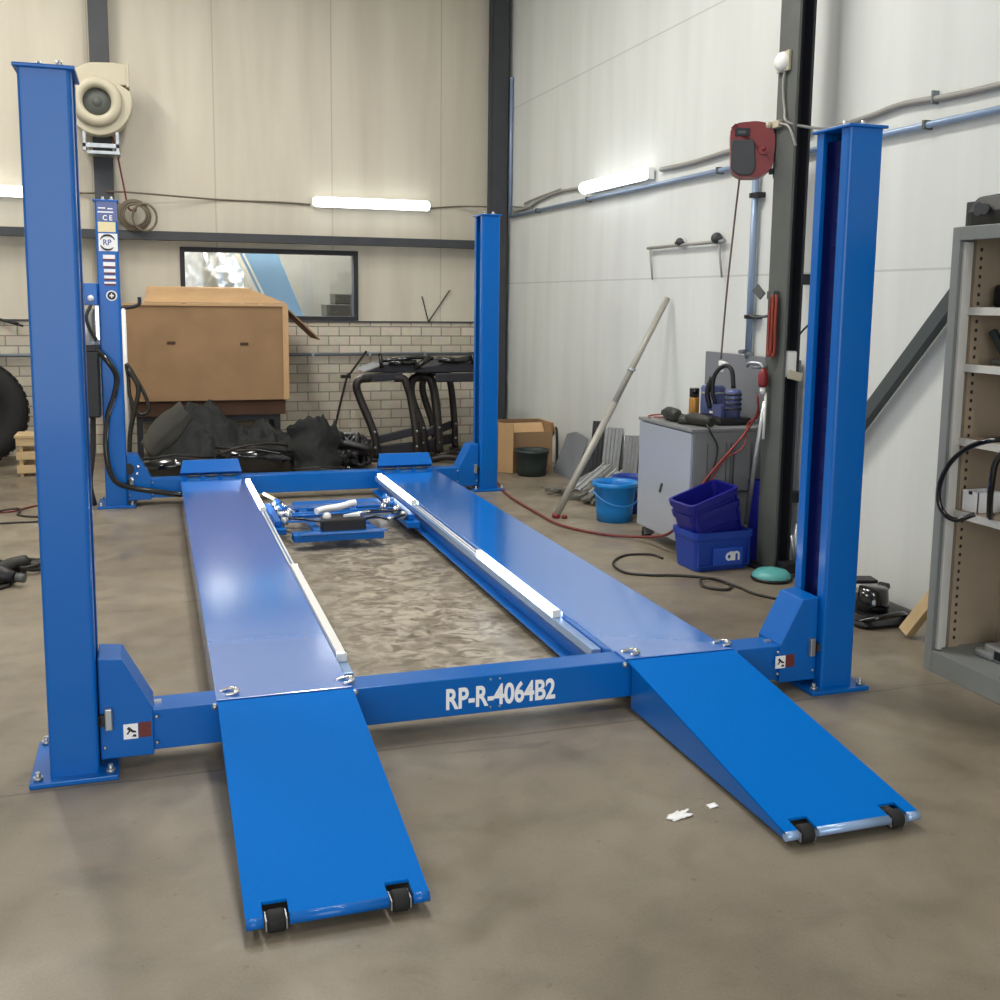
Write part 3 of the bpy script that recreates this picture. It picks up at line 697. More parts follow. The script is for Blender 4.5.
tag(obj('corner_pipe', MB().tube([(3.695, 11.07, 2.48), (3.695, 11.07, 3.88)], .018, 8).sphere((3.695, 11.07, 3.88), .022, 8), 'bpipe'), 'blue-grey pipe rising in the corner beside the dark column', 'pipe')
tag(obj('wire_piece', MB().tube([(2.86, YB-.02, 1.34), (3.09, YB-.02, 1.67)], .006, 6).tube([(2.85, YB-.02, 1.34), (2.78, YB-.02, 1.60)], .006, 6).tube([(2.85, YB-.03, 1.3335), (2.87, YB-.012, 1.345)], .008, 6), 'dcable'), 'bent piece of wire standing on the brick ledge of the back wall', 'wire')
tag(obj('wall_bracket', MB().tube(spline([(-1.75, YB-.04, 1.33), (-1.45, YB-.05, 1.35), (-1.3, YB-.06, 1.31), (-1.16, YB-.08, 1.27)], 5), .012, 6).tube([(-1.33, YB-.05, 1.32), (-1.2, YB-.08, 1.29)], .012, 6), 'black'), 'black wire end lying on the brick ledge at the far left', 'wire')
# big tyre
ty_ = thing('tyre', 'big black tyre standing against the brick wall at the left edge', 'tyre', (-1.62, 10.75, 0))
obj('carcass', MB().lathe([(.25, -.17), (.40, -.2), (.47, -.17), (.495, -.1), (.50, 0), (.495, .1), (.47, .17), (.40, .2), (.25, .17), (.23, .1), (.22, 0), (.23, -.1), (.25, -.17)], (-1.60, 10.7, .507), (-.2, 1, 0), 48), 'rubber', ty_)
tr = MB()
for k in range(40):
    a = 2*PI*k/40; d = V((math.cos(a), 0, math.sin(a))); q = Matrix.Rotation(math.atan2(.2, 1), 3, 'Z'); n = q @ V((0, 1, 0)); d = q @ d
    c = V((-1.60, 10.7, .507)); tr.bar(c+d*.493-n*.15, c+d*.493+n*.15, .05, .016, d)
obj('tread', tr, 'rubber', ty_)
# small wooden crate
wc = thing('wooden_crate', 'small pale wooden crate on the floor beside the big tyre', 'crate', (-.98, 10.15, 0))
cm = MB()
for z in (.03, .15, .27): cm.box(-1.14, -.78, 10.0, 10.02, z, z+.07).box(-1.14, -.78, 10.28, 10.30, z, z+.07).box(-1.14, -1.12, 10.0205, 10.2795, z, z+.07).box(-.80, -.78, 10.0205, 10.2795, z, z+.07)
obj('slats', cm, 'wood', wc)
cm = MB()
for x in (-1.118, -.832):
    for y in (10.0205, 10.2495): cm.box(x, x+.03, y, y+.03, 0, .335)
obj('corner_post', cm, 'wood', wc)
obj('lid', MB().box(-1.15, -.77, 9.99, 10.31, .3405, .36), 'wood', wc)

# ------------------------------------------------------------------ big cardboard box and what lies below
bx = thing('cardboard_box', 'large open brown cardboard box raised above the black parts by the window', 'box', (.5, 10.75, .45))
bb = MB().box(-.235, 1.25, 10.40, 10.415, .60, 1.50).box(-.235, -.22, 10.415, 11.08, .60, 1.50).box(1.235, 1.25, 10.415, 11.08, .60, 1.50).box(-.235, 1.25, 11.08, 11.095, .60, 1.50).box(-.22, 1.235, 10.415, 11.08, .60, .615)
obj('body', bb, 'card', bx)
obj('top_flap', MB().add([(-.05, 10.44, 1.507), (1.24, 10.44, 1.507), (.92, 11.05, 1.655), (-.02, 11.05, 1.655), (-.05, 10.44, 1.517), (1.24, 10.44, 1.517), (.92, 11.05, 1.665), (-.02, 11.05, 1.665)], [(0,1,2,3),(7,6,5,4),(0,4,5,1),(1,5,6,2),(2,6,7,3),(3,7,4,0)]), 'card2', bx)
obj('front_flap', MB().box(-.235, 1.25, 10.385, 10.3995, 1.485, 1.505).box(1.2, 1.252, 10.384, 10.3995, .6, 1.485), 'card2', bx)
obj('side_flap', MB().bar((1.255, 10.75, 1.46), (1.56, 10.75, 1.17), .62, .012, (1, 0, 1)), 'card', bx)
obj('handle_slot', MB().box(.14, .215, 10.394, 10.4005, 1.13, 1.155).box(.80, .875, 10.394, 10.4005, 1.12, 1.145), 'cardd', bx)
obj('base_strip', MB().box(-.2, 1.22, 10.43, 11.07, .455, .5995), 'cardd', bx)
trs = thing('trestle', 'dark steel trestle carrying the big cardboard box', 'trestle', (.5, 10.75, 0))
obj('top_frame', MB().box(-.15, 1.17, 10.45, 10.5, .40, .4545).box(-.15, 1.17, 11.0, 11.05, .40, .4545).box(-.15, -.1, 10.5, 11.0, .40, .4545).box(1.12, 1.17, 10.5, 11.0, .40, .4545), 'nsteel', trs)
for x in (-.15, 1.12):
    for y in (10.45, 11.0): obj('leg', MB().box(x, x+.05, y, y+.05, 0, .3995), 'nsteel', trs)
def carpet(u, v):
    x = -.12+1.40*u; y = 9.50+.82*v
    h = .56*math.exp(-((v-.68)/.40)**2)*(.50+.55*math.exp(-((u-.36)/.26)**2)+.12*math.exp(-((u-.80)/.12)**2))
    h *= min(1, .10+3.2*u) if u < .3 else 1
    f = .13*abs(nz((u*1.2, v, 0), 6, 2))+.07*abs(nz((u, v*1.6, 0), 13, 3))-.03+.02*nz((u, v, 0), 30, 6)
    return (x+.03*nz((u, v, 2), 5, 8), y+.05*nz((u*3, v*3, 0), 2, 1), max(.02, h+f))
tag(obj('carpet_liner', MB().sheet(carpet, 90, 60, (0, .004, -.012)), 'carpet'), 'crumpled black felt car carpet heaped under the cardboard box', 'car carpet')
def flap(u, v):
    # a stiff curled flap running up to the right
    c = V((-.06, 9.44, .27)).lerp(V((.27, 9.62, .62)), u)
    w = .10+.04*math.sin(PI*u)
    a = -1.1+2.0*v
    return c+V((.55*w*math.sin(a)+.02*nz((u, v, 0), 4, 5), -.10*math.cos(a), -1.0*w*math.sin(a)*.85-.02*u))
tag(obj('felt_mat', MB().sheet(flap, 20, 20, (.006, .012, -.004)), mat('grey_felt', (70, 68, 62), .95, bump=.6, bscale=160, var=.2)), 'grey-backed felt mat curling up at the left end of the black heap', 'mat')
def arch(u, v):
    a = math.radians(190-175*u); r = 1.
    jag = (.010*math.sin(u*34)+.05*math.exp(-((u-.70)/.035)**2)+.045*math.exp(-((u-.95)/.035)**2)-.03*math.exp(-((u-.84)/.05)**2))*v**5
    top = .30+.16*math.sin(PI*min(1, u*.8+.1))+jag
    return (1.14+.45*u+.02*math.sin(11*v), 9.50-.16*math.sin(PI*u)*(1-v*.4)+.06*v+.015*nz((u, v, 0), 8, 4), .07+v*top)
tag(obj('wheel_arch_liner', MB().sheet(arch, 60, 16, (0, .010, -.004)), 'carpet'), 'black plastic wheel arch liner at the right end of the black heap', 'wheel arch liner')
def bumper(name, label, x0, x1, y, z, h, depth, m, tilt=0., slots=0):
    """curved bumper skin with a rolled top edge and vents, bowed towards the camera"""
    o = thing(name, label, 'bumper', ((x0+x1)/2, y, z), local=True)
    W = x1-x0
    def fn(u, v):
        s = 2*u-1; bow = depth*(1-s*s*.6-.4*abs(s)**5)
        prof = h*(v-.0)+0; out = .35*h*math.sin(PI*v)**.8
        return (s*W/2, -bow-out+.02*math.sin(6*v), prof+h*.25*(1-abs(s))*v+tilt*s)
    obj('skin', MB().sheet(fn, 40, 12, (0, .012, 0)), m, o)
    if slots:
        g = MB()
        for k in range(slots):
            s = -.5+k/(max(1, slots-1)); a = V(fn(.5+s*.5-.07, .62)); b = V(fn(.5+s*.5+.07, .62)); g.bar(a+V((0, -.006, 0)), b+V((0, -.006, 0)), .02, .035)
        obj('vent', g, 'black', o)
    obj('fixing_flange', MB().tube([V(fn(i/20, 1))+V((0, .02, .004)) for i in range(21)], .012, 6), 'black', o)
    return o
bumper('car_bumper', 'glossy black car bumper with slots lying in front of the black heap', .50, 1.16, 9.42, .08, .17, .16, 'gloss', -.03, 2)
bumper('car_bumper', 'dull black bumper skin lying low beside the control post', -.16, .48, 9.40, .0, .20, .14, 'gloss', .0)
bumper('car_bumper', 'small black bumper corner lying below the wheel arch liner', 1.12, 1.56, 9.22, .0, .10, .12, 'gloss', .0)
st_ = MB()
st_.tube(spline([(.50, 9.18, .26), (.72, 9.18, .32), (.95, 9.24, .33), (1.10, 9.3, .30)], 6), .013, 6)
tag(obj('trim_strip', st_, 'rust'), 'long thin dark trim strip lying on top of the slotted bumper', 'trim strip')
# tangled wiring and fittings
wr = MB(); r2 = random.Random(3)
for k in range(16):
    c = V((1.75+r2.uniform(-.10, .10), 9.86+r2.uniform(-.12, .12), .05))
    P = [c+V((r2.uniform(-.17, .17), r2.uniform(-.15, .15), max(-.02, r2.uniform(-.02, .30)*(1-.5*i/6)))) for i in range(6)]
    wr.tube(spline(P, 6), r2.uniform(.016, .034), 6)
tag(obj('wiring_harness', wr, 'black'), 'tangled black wiring heap on the floor left of the tubular frames', 'wiring')
for k, (x, y, r, lab) in enumerate(((1.56, 9.72, .05, 'dark cap lying on the floor below the wiring heap'), (1.70, 9.68, .04, 'small dark cap lying nearest the far right stop plate'))):
    tag(obj('hub_cap', MB().lathe([(0, .05), (r*.5, .05), (r, .02), (r*1.05, 0), (0, 0)], (x, y, 0)), 'gloss'), lab, 'cap')
# tubular car frames against the brick wall
def hoop(label, xl, xr, y, zt, tilt, tr=.04):
    o = thing('tubular_frame', label, 'tubular frame', ((xl+xr)/2, y, 0), 'tubular frames against the brick wall')
    P = [(xl+tilt+.10, y-.10, .04), (xl+tilt+.07, y-.08, .28), (xl+tilt*.6, y, zt-.20), (xl+.02, y+.01, zt-.06), (xl+.06, y+.02, zt), (xl+.16, y+.03, zt+.01)]
    obj('left_tube', MB().tube(spline(P, 8), tr, 10), 'rust', o)
    Q = [(xr+tilt*.6, y-.10, .04), (xr+tilt*.5, y-.08, .28), (xr+tilt*.2, y, zt-.20), (xr-.02, y+.01, zt-.06), (xr-.05, y+.02, zt), (xr-.14, y+.03, zt+.01)]
    obj('right_tube', MB().tube(spline(Q, 8), tr, 10), 'rust', o)
    obj('top_bar', MB().bar((xl+.08, y+.05, zt+.01), (xr-.06, y+.05, zt+.03), .10, .075), 'nsteel', o, .01)
    obj('lower_bar', MB().bar((xl+tilt+.08, y-.05, .20), (xr+tilt*.5, y-.05, .28), .05, .08).bar((xl+tilt+.08, y-.02, .09), (xr+tilt*.5, y-.02, .12), .06, .10), 'nsteel', o, .01)
    g = MB()
    for x in (xl+tilt+.075, xr+tilt*.5):
        for z in (.14, .29): g.sphere((x, y-.128, z), .013, 8)
    obj('bolt', g, 'galv', o)
    obj('foot_plate', MB().box(xl+tilt+.04, xl+tilt+.17, y-.16, y-.03, 0, .035).box(xr+tilt*.6-.05, xr+tilt*.6+.08, y-.16, y-.03, 0, .035), 'rust', o, .008)
    return o
hoop('leftmost tubular dark car frame, standing against the brick wall', 1.86, 2.40, 10.26, .79, .10)
hoop('narrow tubular dark car frame standing second from the left by the wall', 2.46, 2.72, 10.50, .78, .04, .045)
hoop('tubular dark car frame standing closest to the far blue post', 2.66, 2.98, 10.80, .80, .03, .036)
cb_ = thing('cross_member', 'flat dark steel cross member lying over the tops of the tubular frames', 'cross member', (2.6, 10.5, .84))
obj('plate', MB().prism([(1.96, .862), (2.3, .848), (2.70, .848), (3.16, .848), (3.16, .94), (2.80, .96), (2.7, .92), (2.55, .90), (2.3, .945), (2.14, .93)], 'y', 10.30, 10.80).prism([(2.66, .76), (3.14, .76), (3.14, .848), (2.66, .848)], 'y', 10.20, 10.26), 'nsteel', cb_, .012)
obj('rod', MB().tube([(2.12, 10.28, .97), (2.5, 10.31, 1.0), (2.66, 10.32, .99)], .018).tube([(2.70, 10.28, .98), (2.9, 10.3, .965), (3.10, 10.31, 1.0)], .03).tube([(2.13, 10.27, .90), (2.12, 10.29, 1.04)], .02).tube([(3.06, 10.28, .93), (3.06, 10.29, 1.05)], .018).tube([(2.2, 10.285, .95), (2.48, 10.29, .95)], .026).tube([(2.46, 10.27, .90), (2.62, 10.28, 1.0)], .03), 'gloss', cb_)
tag(obj('spare_part', MB().tube(spline([(2.55, 9.95, .03), (2.68, 9.9, .06), (2.80, 9.86, .05), (2.95, 9.9, .035)], 6), .032, 8).tube(spline([(2.6, 10.02, .03), (2.72, 10.0, .08), (2.86, 10.06, .06)], 6), .03, 8), 'rust'), 'short bent dark tube lying on the floor at the feet of the tubular frames', 'tube')
tag(obj('thin_rod', MB().tube(spline([(1.74, 10.98, .012), (1.82, 11.1, .30), (1.94, 11.15, .74), (1.99, 11.17, .80), (2.16, 11.2, 1.02)], 6), .012, 6).box(1.88, 1.98, 11.12, 11.19, .74, .775), 'rust'), 'thin bent rod leaning on the brick wall left of the tubular frames', 'rod')
# pipe stand and hose loop near the control post
hs = thing('hose_stand', 'white upright pipe with a looped grey hose just behind the control post', 'pipe', (-.2, 10.1, 0))
obj('pipe', MB().tube([(-.222, 10.06, 0), (-.222, 10.06, 1.46)], .02, 10), 'white', hs)
obj('crook', MB().tube(spline([(-.24, 10.06, 1.46), (-.14, 10.05, 1.475), (-.09, 10.05, 1.5), (-.085, 10.05, 1.56)], 5), .016, 8), 'nsteel', hs)
lpz = [(-.21, 10.02, .97), (-.13, 10.0, .83), (-.06, 10.0, .68), (-.04, 10., .56), (-.12, 10., .53), (-.19, 10.01, .68), (-.2, 10.02, .85)]
obj('hose_loop', MB().tube(spline(lpz, 6, True), .016, 8, closed=True).tube(spline([(-.2, 9.99, .93), (-.12, 9.98, .76), (-.16, 9.98, .55), (-.2, 9.99, .36), (-.22, 10, .1)], 6), .02, 8), 'oilgrey', hs)

# ------------------------------------------------------------------ things along the right wall, from the corner forwards
cbx = thing('cardboard_box', 'small open cardboard box on the floor by the far corner', 'box', (3.3, 9.35, 0))
k_ = MB().box(3.04, 3.055, 9.2, 9.6, 0, .45).box(3.50, 3.515, 9.2, 9.6, 0, .45).box(3.055, 3.50, 9.585, 9.6, 0, .45).box(3.055, 3.50, 9.2, 9.215, 0, .37).box(3.055, 3.50, 9.215, 9.585, 0, .012)
obj('body', k_, 'card', cbx)
obj('flap', MB().bar((3.055, 9.185, .005), (3.055, 9.185, .46), .012, .16, (-.8, 1, 0)).bar((3.525, 9.4, .45), (3.55, 9.4, .36), .36, .01), 'card2', cbx)
obj('inner_board', MB().bar((3.07, 9.34, .34), (3.49, 9.34, .34), .26, .012, (0, -.9, 1)), 'card2', cbx)
def bucket(name, label, x, y, h, r0, r1, m, bail):
    o = thing(name, label, 'bucket', (x, y, 0))
    obj('pail', MB().lathe([(0, .004), (r0, .0), (r1-.006, h*.86), (r1, h*.87), (r1+.004, h), (r1+.012, h), (r1+.012, h*.985), (r1-.002, h*.985), (r0-.006, .012), (0, .012)][0:2]+[(r0+(r1-r0)*.3, h*.3), (r0+(r1-r0)*.86, h*.86), (r1+.006, h*.87), (r1+.012, h), (r1-.004, h), (r1-.012, h*.86), (r0-.008, .014), (0, .014)], (x, y, 0), seg=36), m, o)
    if bail:
        obj('handle', MB().tube([(x+(r1+.014)*math.cos(a), y-.0+(r1+.014)*math.sin(a)*1.0, h*.80-.10*abs(math.sin(a))) for a in [PI+PI*i/20 for i in range(21)]], .006, 6), bail, o)
    return o
bucket('bucket', 'dark green-black bucket in front of the small cardboard box', 3.255, 9.03, .235, .125, .15, 'greenbk', None)
bucket('bucket', 'bright blue plastic bucket beside the grey cabinet', 3.155, 6.98, .285, .125, .155, 'bucket', 'bucket')
bucket('bucket', 'darker blue bucket half hidden behind the bright blue one', 3.40, 7.24, .27, .11, .14, 'crate2', None)
tag(obj('panel_sheet', MB().add([V((3.50, 9.14, .0)), V((3.50, 8.62, .0)), V((3.62, 8.62, .37)), V((3.62, 8.9, .40)), V((3.62, 9.10, .36))] + [V((3.512, 9.14, .0)), V((3.512, 8.62, .0)), V((3.632, 8.62, .37)), V((3.632, 8.9, .40)), V((3.632, 9.10, .36))], [(0,1,2,3,4),(9,8,7,6,5)]+[(i, i+5, (i+1) % 5+5, (i+1) % 5) for i in range(5)]), 'board'), 'grey sheet leaning on the white wall beside the dark bucket', 'sheet')
def profile(label, y, w, h, xb, m='alu', dz=.0):
    o = thing('metal_profile', label, 'metal profile', (xb, y, 0), 'metal profiles leaning on the white wall', local=True)
    s = MB(); n = max(2, int(w/.06)); P = []
    for k in range(n+1):
        P += [(-w/2+w*k/n-.012, 0), (-w/2+w*k/n-.006, -.02), (-w/2+w*k/n+.006, -.02), (-w/2+w*k/n+.012, 0)]
    P = P + [(p[0], p[1]+.005) for p in P[::-1]]
    s.prism([(p[1], p[0]) for p in P], 'z', 0, h)
    obj('sheet', s, m, o)
    o.rotation_euler = (-.10, math.asin(min(.9, (3.70-xb)/h)), 0)
    return o
profile('dark profile leaning on the wall nearest the grey sheet', 8.50, .16, .54, 3.64, 'dsteel')
profile('wide ribbed aluminium profile leaning behind the silver pole', 8.17, .28, .52, 3.63)
profile('second ribbed aluminium profile leaning right of the silver pole', 7.80, .20, .50, 3.64)
tag(obj('white_lath', MB().bar((3.52, 7.42, .012), (3.69, 7.60, .42), .035, .02), 'white'), 'slim white lath leaning behind the bright blue bucket', 'lath')
for k, (a, b, lab) in enumerate((((3.30, 8.16, .03), (3.50, 8.02, .17), 'short silver rail lying under the leaning pole'), ((3.24, 7.86, .06), (3.50, 7.90, .24), 'silver channel lying furthest from the blue bucket'), ((3.26, 7.64, .05), (3.50, 7.66, .23), 'silver channel lying right behind the blue bucket'))):
    tag(obj('metal_offcut', MB().bar(a, b, .13, .02).bar(V(a)+V((.0, -.05, .016)), V(b)+V((.0, -.05, .016)), .02, .03).bar(V(a)+V((.0, .05, .016)), V(b)+V((.0, .05, .016)), .02, .03), 'alu', bevel=.003), lab, 'metal offcut')
sm = MB(); r3 = random.Random(11)
for k in range(16):
    c = V((3.10+.013*k+r3.uniform(-.05, .05), 8.12-.045*k+r3.uniform(-.06, .06), 0)); a = r3.uniform(0, 3)
    z = r3.uniform(.015, .05); sm.bar(c+V((-.08*math.cos(a), -.08*math.sin(a), z)), c+V((.08*math.cos(a), .08*math.sin(a), z+r3.uniform(-.0, .03))), r3.uniform(.02, .06), r3.uniform(.01, .03))
tag(obj('scrap_metal', sm, mat('grey_scrap', (132, 130, 122), .5, .5, var=.4, vscale=25), bevel=.004), 'low heap of grey metal scrap on the floor left of the blue bucket', 'scrap', kind='stuff')
tag(obj('hose_end', MB().tube(spline([(3.56, 9.34, .31), (3.59, 9.3, .38), (3.58, 9.25, .05), (3.54, 9.2, .018)], 6), .013, 6), 'dcable'), 'short dark hose end beside the small cardboard box', 'hose')
po = thing('long_pole', 'long silver pole leaning from the floor up to the white wall', 'pole', (2.772, 7.155, 0))
pa, pb = V((2.772, 7.155, .0)), V((3.68, 7.285, 1.60)); d_ = pb-pa
obj('tube', MB().tube([pa+V((0, 0, .016)), pa+d_*.52], .026, 12).tube([pa+d_*.52, pb], .0225, 12), 'pole', po)
obj('clamp', MB().tube([pa+d_*.66, pa+d_*.675], .026, 12).tube([pa+d_*.67, pa+d_*.67+V((.0, -.06, -.0))], .009, 8), 'galv', po)
obj('foot', MB().cyl(pa+V((-.005, -.0, .0)), pa+V((.005, .0, .03)), .03).cyl(pa+V((.055, -.03, 0)), pa+V((.055, -.03, .025)), .02), 'red', po)
# grey cabinet
cab = thing('workshop_cabinet', 'grey steel wheeled cabinet against the white wall beside the crates', 'cabinet', (3.4, 6.1, 0))
X0, X1, Y0, Y1, Z0, Z1 = 3.09, 3.66, 5.74, 6.47, .075, .79
obj('body', MB().box(X0+.02, X1, Y0, Y1, Z0, Z1), 'cabside', cab, .004)
dr = obj('door', MB().box(X0, X0+.0195, Y0+.004, Y1-.004, Z0+.01, Z1-.006), 'cab', cab, .004)
obj('door_catch', MB().bar((X0-.006, 6.13, .36), (X0-.006, 6.10, .42), .01, .012, (1, 0, 0)), 'gsteel', dr)
obj('top', MB().box(X0-.005, X1, Y0-.006, Y1+.005, Z1, Z1+.02), 'cabside', cab, .003)
sd = MB()
for x in (3.2, 3.33, 3.36, 3.5): sd.box(x, x+.006, Y0-.004, Y0-.0002, .15, .72)
obj('side_seam', sd, 'gsteel', cab)
obj('handle_loop', MB().tube(spline([(3.38, Y0-.012, .70), (3.38, Y0-.014, .45), (3.44, Y0-.014, .42), (3.5, Y0-.014, .45), (3.5, Y0-.012, .72)], 5), .006, 6), 'dsteel', cab)
for x in (X0+.05, X1-.06):
    for y in (Y0+.06, Y1-.10):
        cs = obj('caster', MB().lathe([(0, -.014), (.03, -.014), (.034, -.008), (.034, .008), (.03, .014), (0, .014)], (x-.02, y, .0345), (.3, 1, 0), 18), 'rubber', cab)
        obj('fork', MB().box(x-.045, x+.02, y-.028, y-.018, .035, .0745).box(x-.045, x+.02, y+.018, y+.028, .035, .0745), 'galv', cs)
tag(obj('backing_board', MB().box(3.672, 3.70, 5.54, 6.66, .3, 1.235), 'board', bevel=.003), 'grey board standing against the wall behind the cabinet', 'board')
cn = thing('spray_can', 'amber spray can with a black cap on the grey cabinet', 'can', (3.50, 6.46, .81))
cn.location = (3.44, 6.37, .81)
OFF[cn.name] = V((0,0,0))
obj('can', MB().lathe([(0, 0), (.032, 0), (.034, .006), (.034, .125), (.028, .137), (0, .137)]), 'gold', cn)
obj('cap', MB().lathe([(0, .137), (.033, .137), (.033, .19), (.029, .196), (0, .196)]), 'gloss', cn)
# blower tool: two slate blue cylinders on a dark base
pt = thing('pump_unit', 'slate blue twin-cylinder pump with black hoses on the grey cabinet', 'pump', (3.45, 5.95, .81))
obj('base', MB().box(3.34, 3.58, 5.78, 6.10, .81, .855), 'black', pt, .015)
obj('large_cylinder', MB().lathe([(0, 0), (.075, 0), (.078, .01), (.078, .17), (.07, .185), (0, .19)], (3.45, 6.06, .856)), 'steelblue', pt)
obj('steel_band', MB().lathe([(.0785, .13), (.081, .13), (.081, .145), (.0785, .145)], (3.45, 6.06, .856)), 'galv', pt)
obj('small_cylinder', MB().lathe([(0, 0), (.05, 0), (.05, .16), (.04, .175), (0, .18)], (3.47, 5.84, .856)).box(3.40, 3.54, 5.86, 5.98, .856, .93), 'steelblue', pt)
fn_ = MB()
for z in (.05, .08, .11, .14): fn_.lathe([(.0501, z), (.056, z), (.056, z+.012), (.0501, z+.012)], (3.47, 5.84, .856))
obj('cooling_fin', fn_, 'nsteel', pt)
obj('hose', MB().tube(spline([(3.42, 5.97, .93), (3.40, 5.98, 1.02), (3.41, 5.97, 1.12), (3.45, 5.93, 1.175), (3.47, 5.87, 1.15), (3.47, 5.84, 1.04)], 6), .014, 8).tube(spline([(3.40, 6.0, .9), (3.38, 6.01, 1.0), (3.40, 5.99, 1.10)], 6), .017, 8), 'black', pt)
nzl = obj('trigger', MB().bar((3.46, 6.0, 1.19), (3.46, 5.92, 1.18), .03, .03).bar((3.46, 5.95, 1.19), (3.46, 5.95, 1.06), .018, .03).box(3.47, 3.49, 5.98, 6.03, 1.13, 1.2), 'white', pt, .005)
obj('badge', MB().box(3.385, 3.392, 5.95, 5.98, .87, .885), 'white', pt)
pt.location.y += .08
# greasy drill and wrench in front
dg = thing('impact_drill', 'greasy dark impact drill lying on the front of the grey cabinet', 'drill', (3.2, 6.1, .81))
obj('motor_body', MB().tube([(3.20, 6.28, .855), (3.19, 6.24, .855), (3.18, 6.12, .855), (3.17, 6.08, .855)], .045, 12, rads=[.03, .045, .042, .025]), 'oilgrey', dg)
obj('chuck', MB().tube([(3.205, 6.29, .855), (3.21, 6.35, .85)], .022, 10), 'dsteel', dg)
obj('grip', MB().tube([(3.18, 6.12, .85), (3.24, 6.02, .835)], .024, 10), 'oilgrey', dg)
dg2 = thing('angle_grinder', 'greasy dark angle grinder lying right of the drill on the cabinet', 'grinder', (3.24, 5.88, .81))
obj('motor_body', MB().tube([(3.20, 6.0, .845), (3.21, 5.95, .85), (3.24, 5.82, .85), (3.25, 5.78, .845)], .042, 12, rads=[.03, .04, .036, .028]), 'oilgrey', dg2)
obj('gear_head', MB().lathe([(0, 0), (.05, 0), (.055, .02), (.04, .05), (0, .055)], (3.20, 6.02, .812), (0, 0, 1), 18), 'oilgrey', dg2)
tag(obj('loose_cable', MB().tube(spline([(3.10, 6.33, .817), (3.16, 6.46, .818), (3.28, 6.40, .83), (3.24, 6.3, .822), (3.14, 6.36, .818)], 6), .005, 6), 'redhose'), 'thin reddish lead lying on the left corner of the grey cabinet', 'cable')
tag(obj('lead', MB().tube(spline([(3.22, 5.79, .83), (3.20, 5.735, .82), (3.21, 5.722, .79), (3.26, 5.72, .70), (3.24, 5.72, .58), (3.19, 5.725, .47), (3.16, 5.725, .36)], 6), .006, 6), 'dcable'), 'dark lead hanging down the camera side of the grey cabinet', 'cable')
tag(obj('red_hose', MB().tube(spline([(3.40, 5.52, 1.03), (3.44, 5.58, .93), (3.44, 5.69, .80), (3.36, 5.705, .70), (3.22, 5.71, .55), (3.14, 5.72, .44), (3.12, 5.72, .36)], 6), .0075, 6).tube(spline([(3.41, 5.54, 1.0), (3.46, 5.6, .90), (3.45, 5.70, .84), (3.42, 5.69, .70), (3.3, 5.71, .62), (3.2, 5.72, .45)], 6), .0055, 6), 'redhose'), 'red hose sagging from the column across the cabinet end', 'hose')
# crates
def crate(name, label, loc, rot, w, d, h, m, group, mark=False):
    o = thing(name, label, 'crate', loc, group, local=True)
    t = .006; tw = .05
    s = MB().loft([rrect(0, 0, w-tw-.02, d-tw-.02, .025, .0), rrect(0, 0, w-tw, d-tw, .03, .004), rrect(0, 0, w-.018, d-.018, .03, h*.8), rrect(0, 0, w-.016, d-.016, .03, h*.82), rrect(0, 0, w, d, .035, h*.83), rrect(0, 0, w+.004, d+.004, .035, h), rrect(0, 0, w-.03, d-.03, .03, h), rrect(0, 0, w-.034, d-.034, .03, h*.8), rrect(0, 0, w-tw-t*2, d-tw-t*2, .025, t), rrect(0, 0, w-tw-t*2-.02, d-tw-t*2-.02, .02, t-.001)], smooth=False)
    obj('tub', s, m, o)
    rb = MB()
    for x in (-w*.42, w*.42): rb.box(x-.005, x+.005, -d/2+.003, -d/2+.02, h*.12, h*.8)
    rb.box(-w*.42, w*.42, -d/2+.006, -d/2+.02, h*.12, h*.16)
    obj('rib', rb, m, o)
    if mark:
        p = obj('label_panel', MB().box(-.075, .125, -d/2-.0005, -d/2+.016, .035, .14), 'lblue', o, .004)
        tk = .012; yy = -d/2-.0045
        mk = MB()
        # rounded letter left: ring open with a stem; right: an arch
        def stroke(pts):
            for a, b in zip(pts, pts[1:]): mk.bar((a[0], yy, a[1]), (b[0], yy, b[1]), .004, tk, (b[1]-a[1]+1e-4, 0, -(b[0]-a[0])))
        arc = lambda x, z, rx, rz, a0, a1, n=10: [(x+rx*math.cos(math.radians(a0+(a1-a0)*i/n)), z+rz*math.sin(math.radians(a0+(a1-a0)*i/n))) for i in range(n+1)]
        stroke(arc(.028, .088, .017, .019, 0, 360, 16)); stroke([(.050, .118), (.050, .064)]); stroke([(.030, .112), (.056, .112)])
        stroke([(.064, .064), (.064, .116)]); stroke(arc(.079, .098, .015, .015, 180, 0)); stroke([(.094, .098), (.094, .064)])
        obj('logo_mark', mk, 'paper', o)
    o.rotation_euler = rot
    return o
c1 = crate('plastic_crate', 'lighter blue crate with a white mark at the bottom of the stack', (3.17, 5.585, .0), (0, 0, .04), .40, .29, .235, 'crate2', 'blue crates in a stack', True)
c2 = crate('plastic_crate', 'navy crate in the middle of the stack', (3.172, 5.598, .16), (.02, -.25, .10), .355, .235, .225, 'crate', 'blue crates in a stack')
c3_ = crate('plastic_crate', 'navy crate on top of the stack, tilted and empty', (3.152, 5.595, .235), (.04, -.28, .16), .36, .24, .225, 'crate', 'blue crates in a stack')
dk_ = thing('storage_bin', 'dark navy bin between the crates and the grey column', 'bin', (3.52, 5.64, 0))
obj('tub', MB().loft([rrect(3.55, 5.63, .15, .1, .02, 0), rrect(3.55, 5.63, .18, .13, .02, .50), rrect(3.55, 5.63, .16, .11, .02, .50), rrect(3.55, 5.63, .14, .09, .02, .01)]), 'crate', dk_)
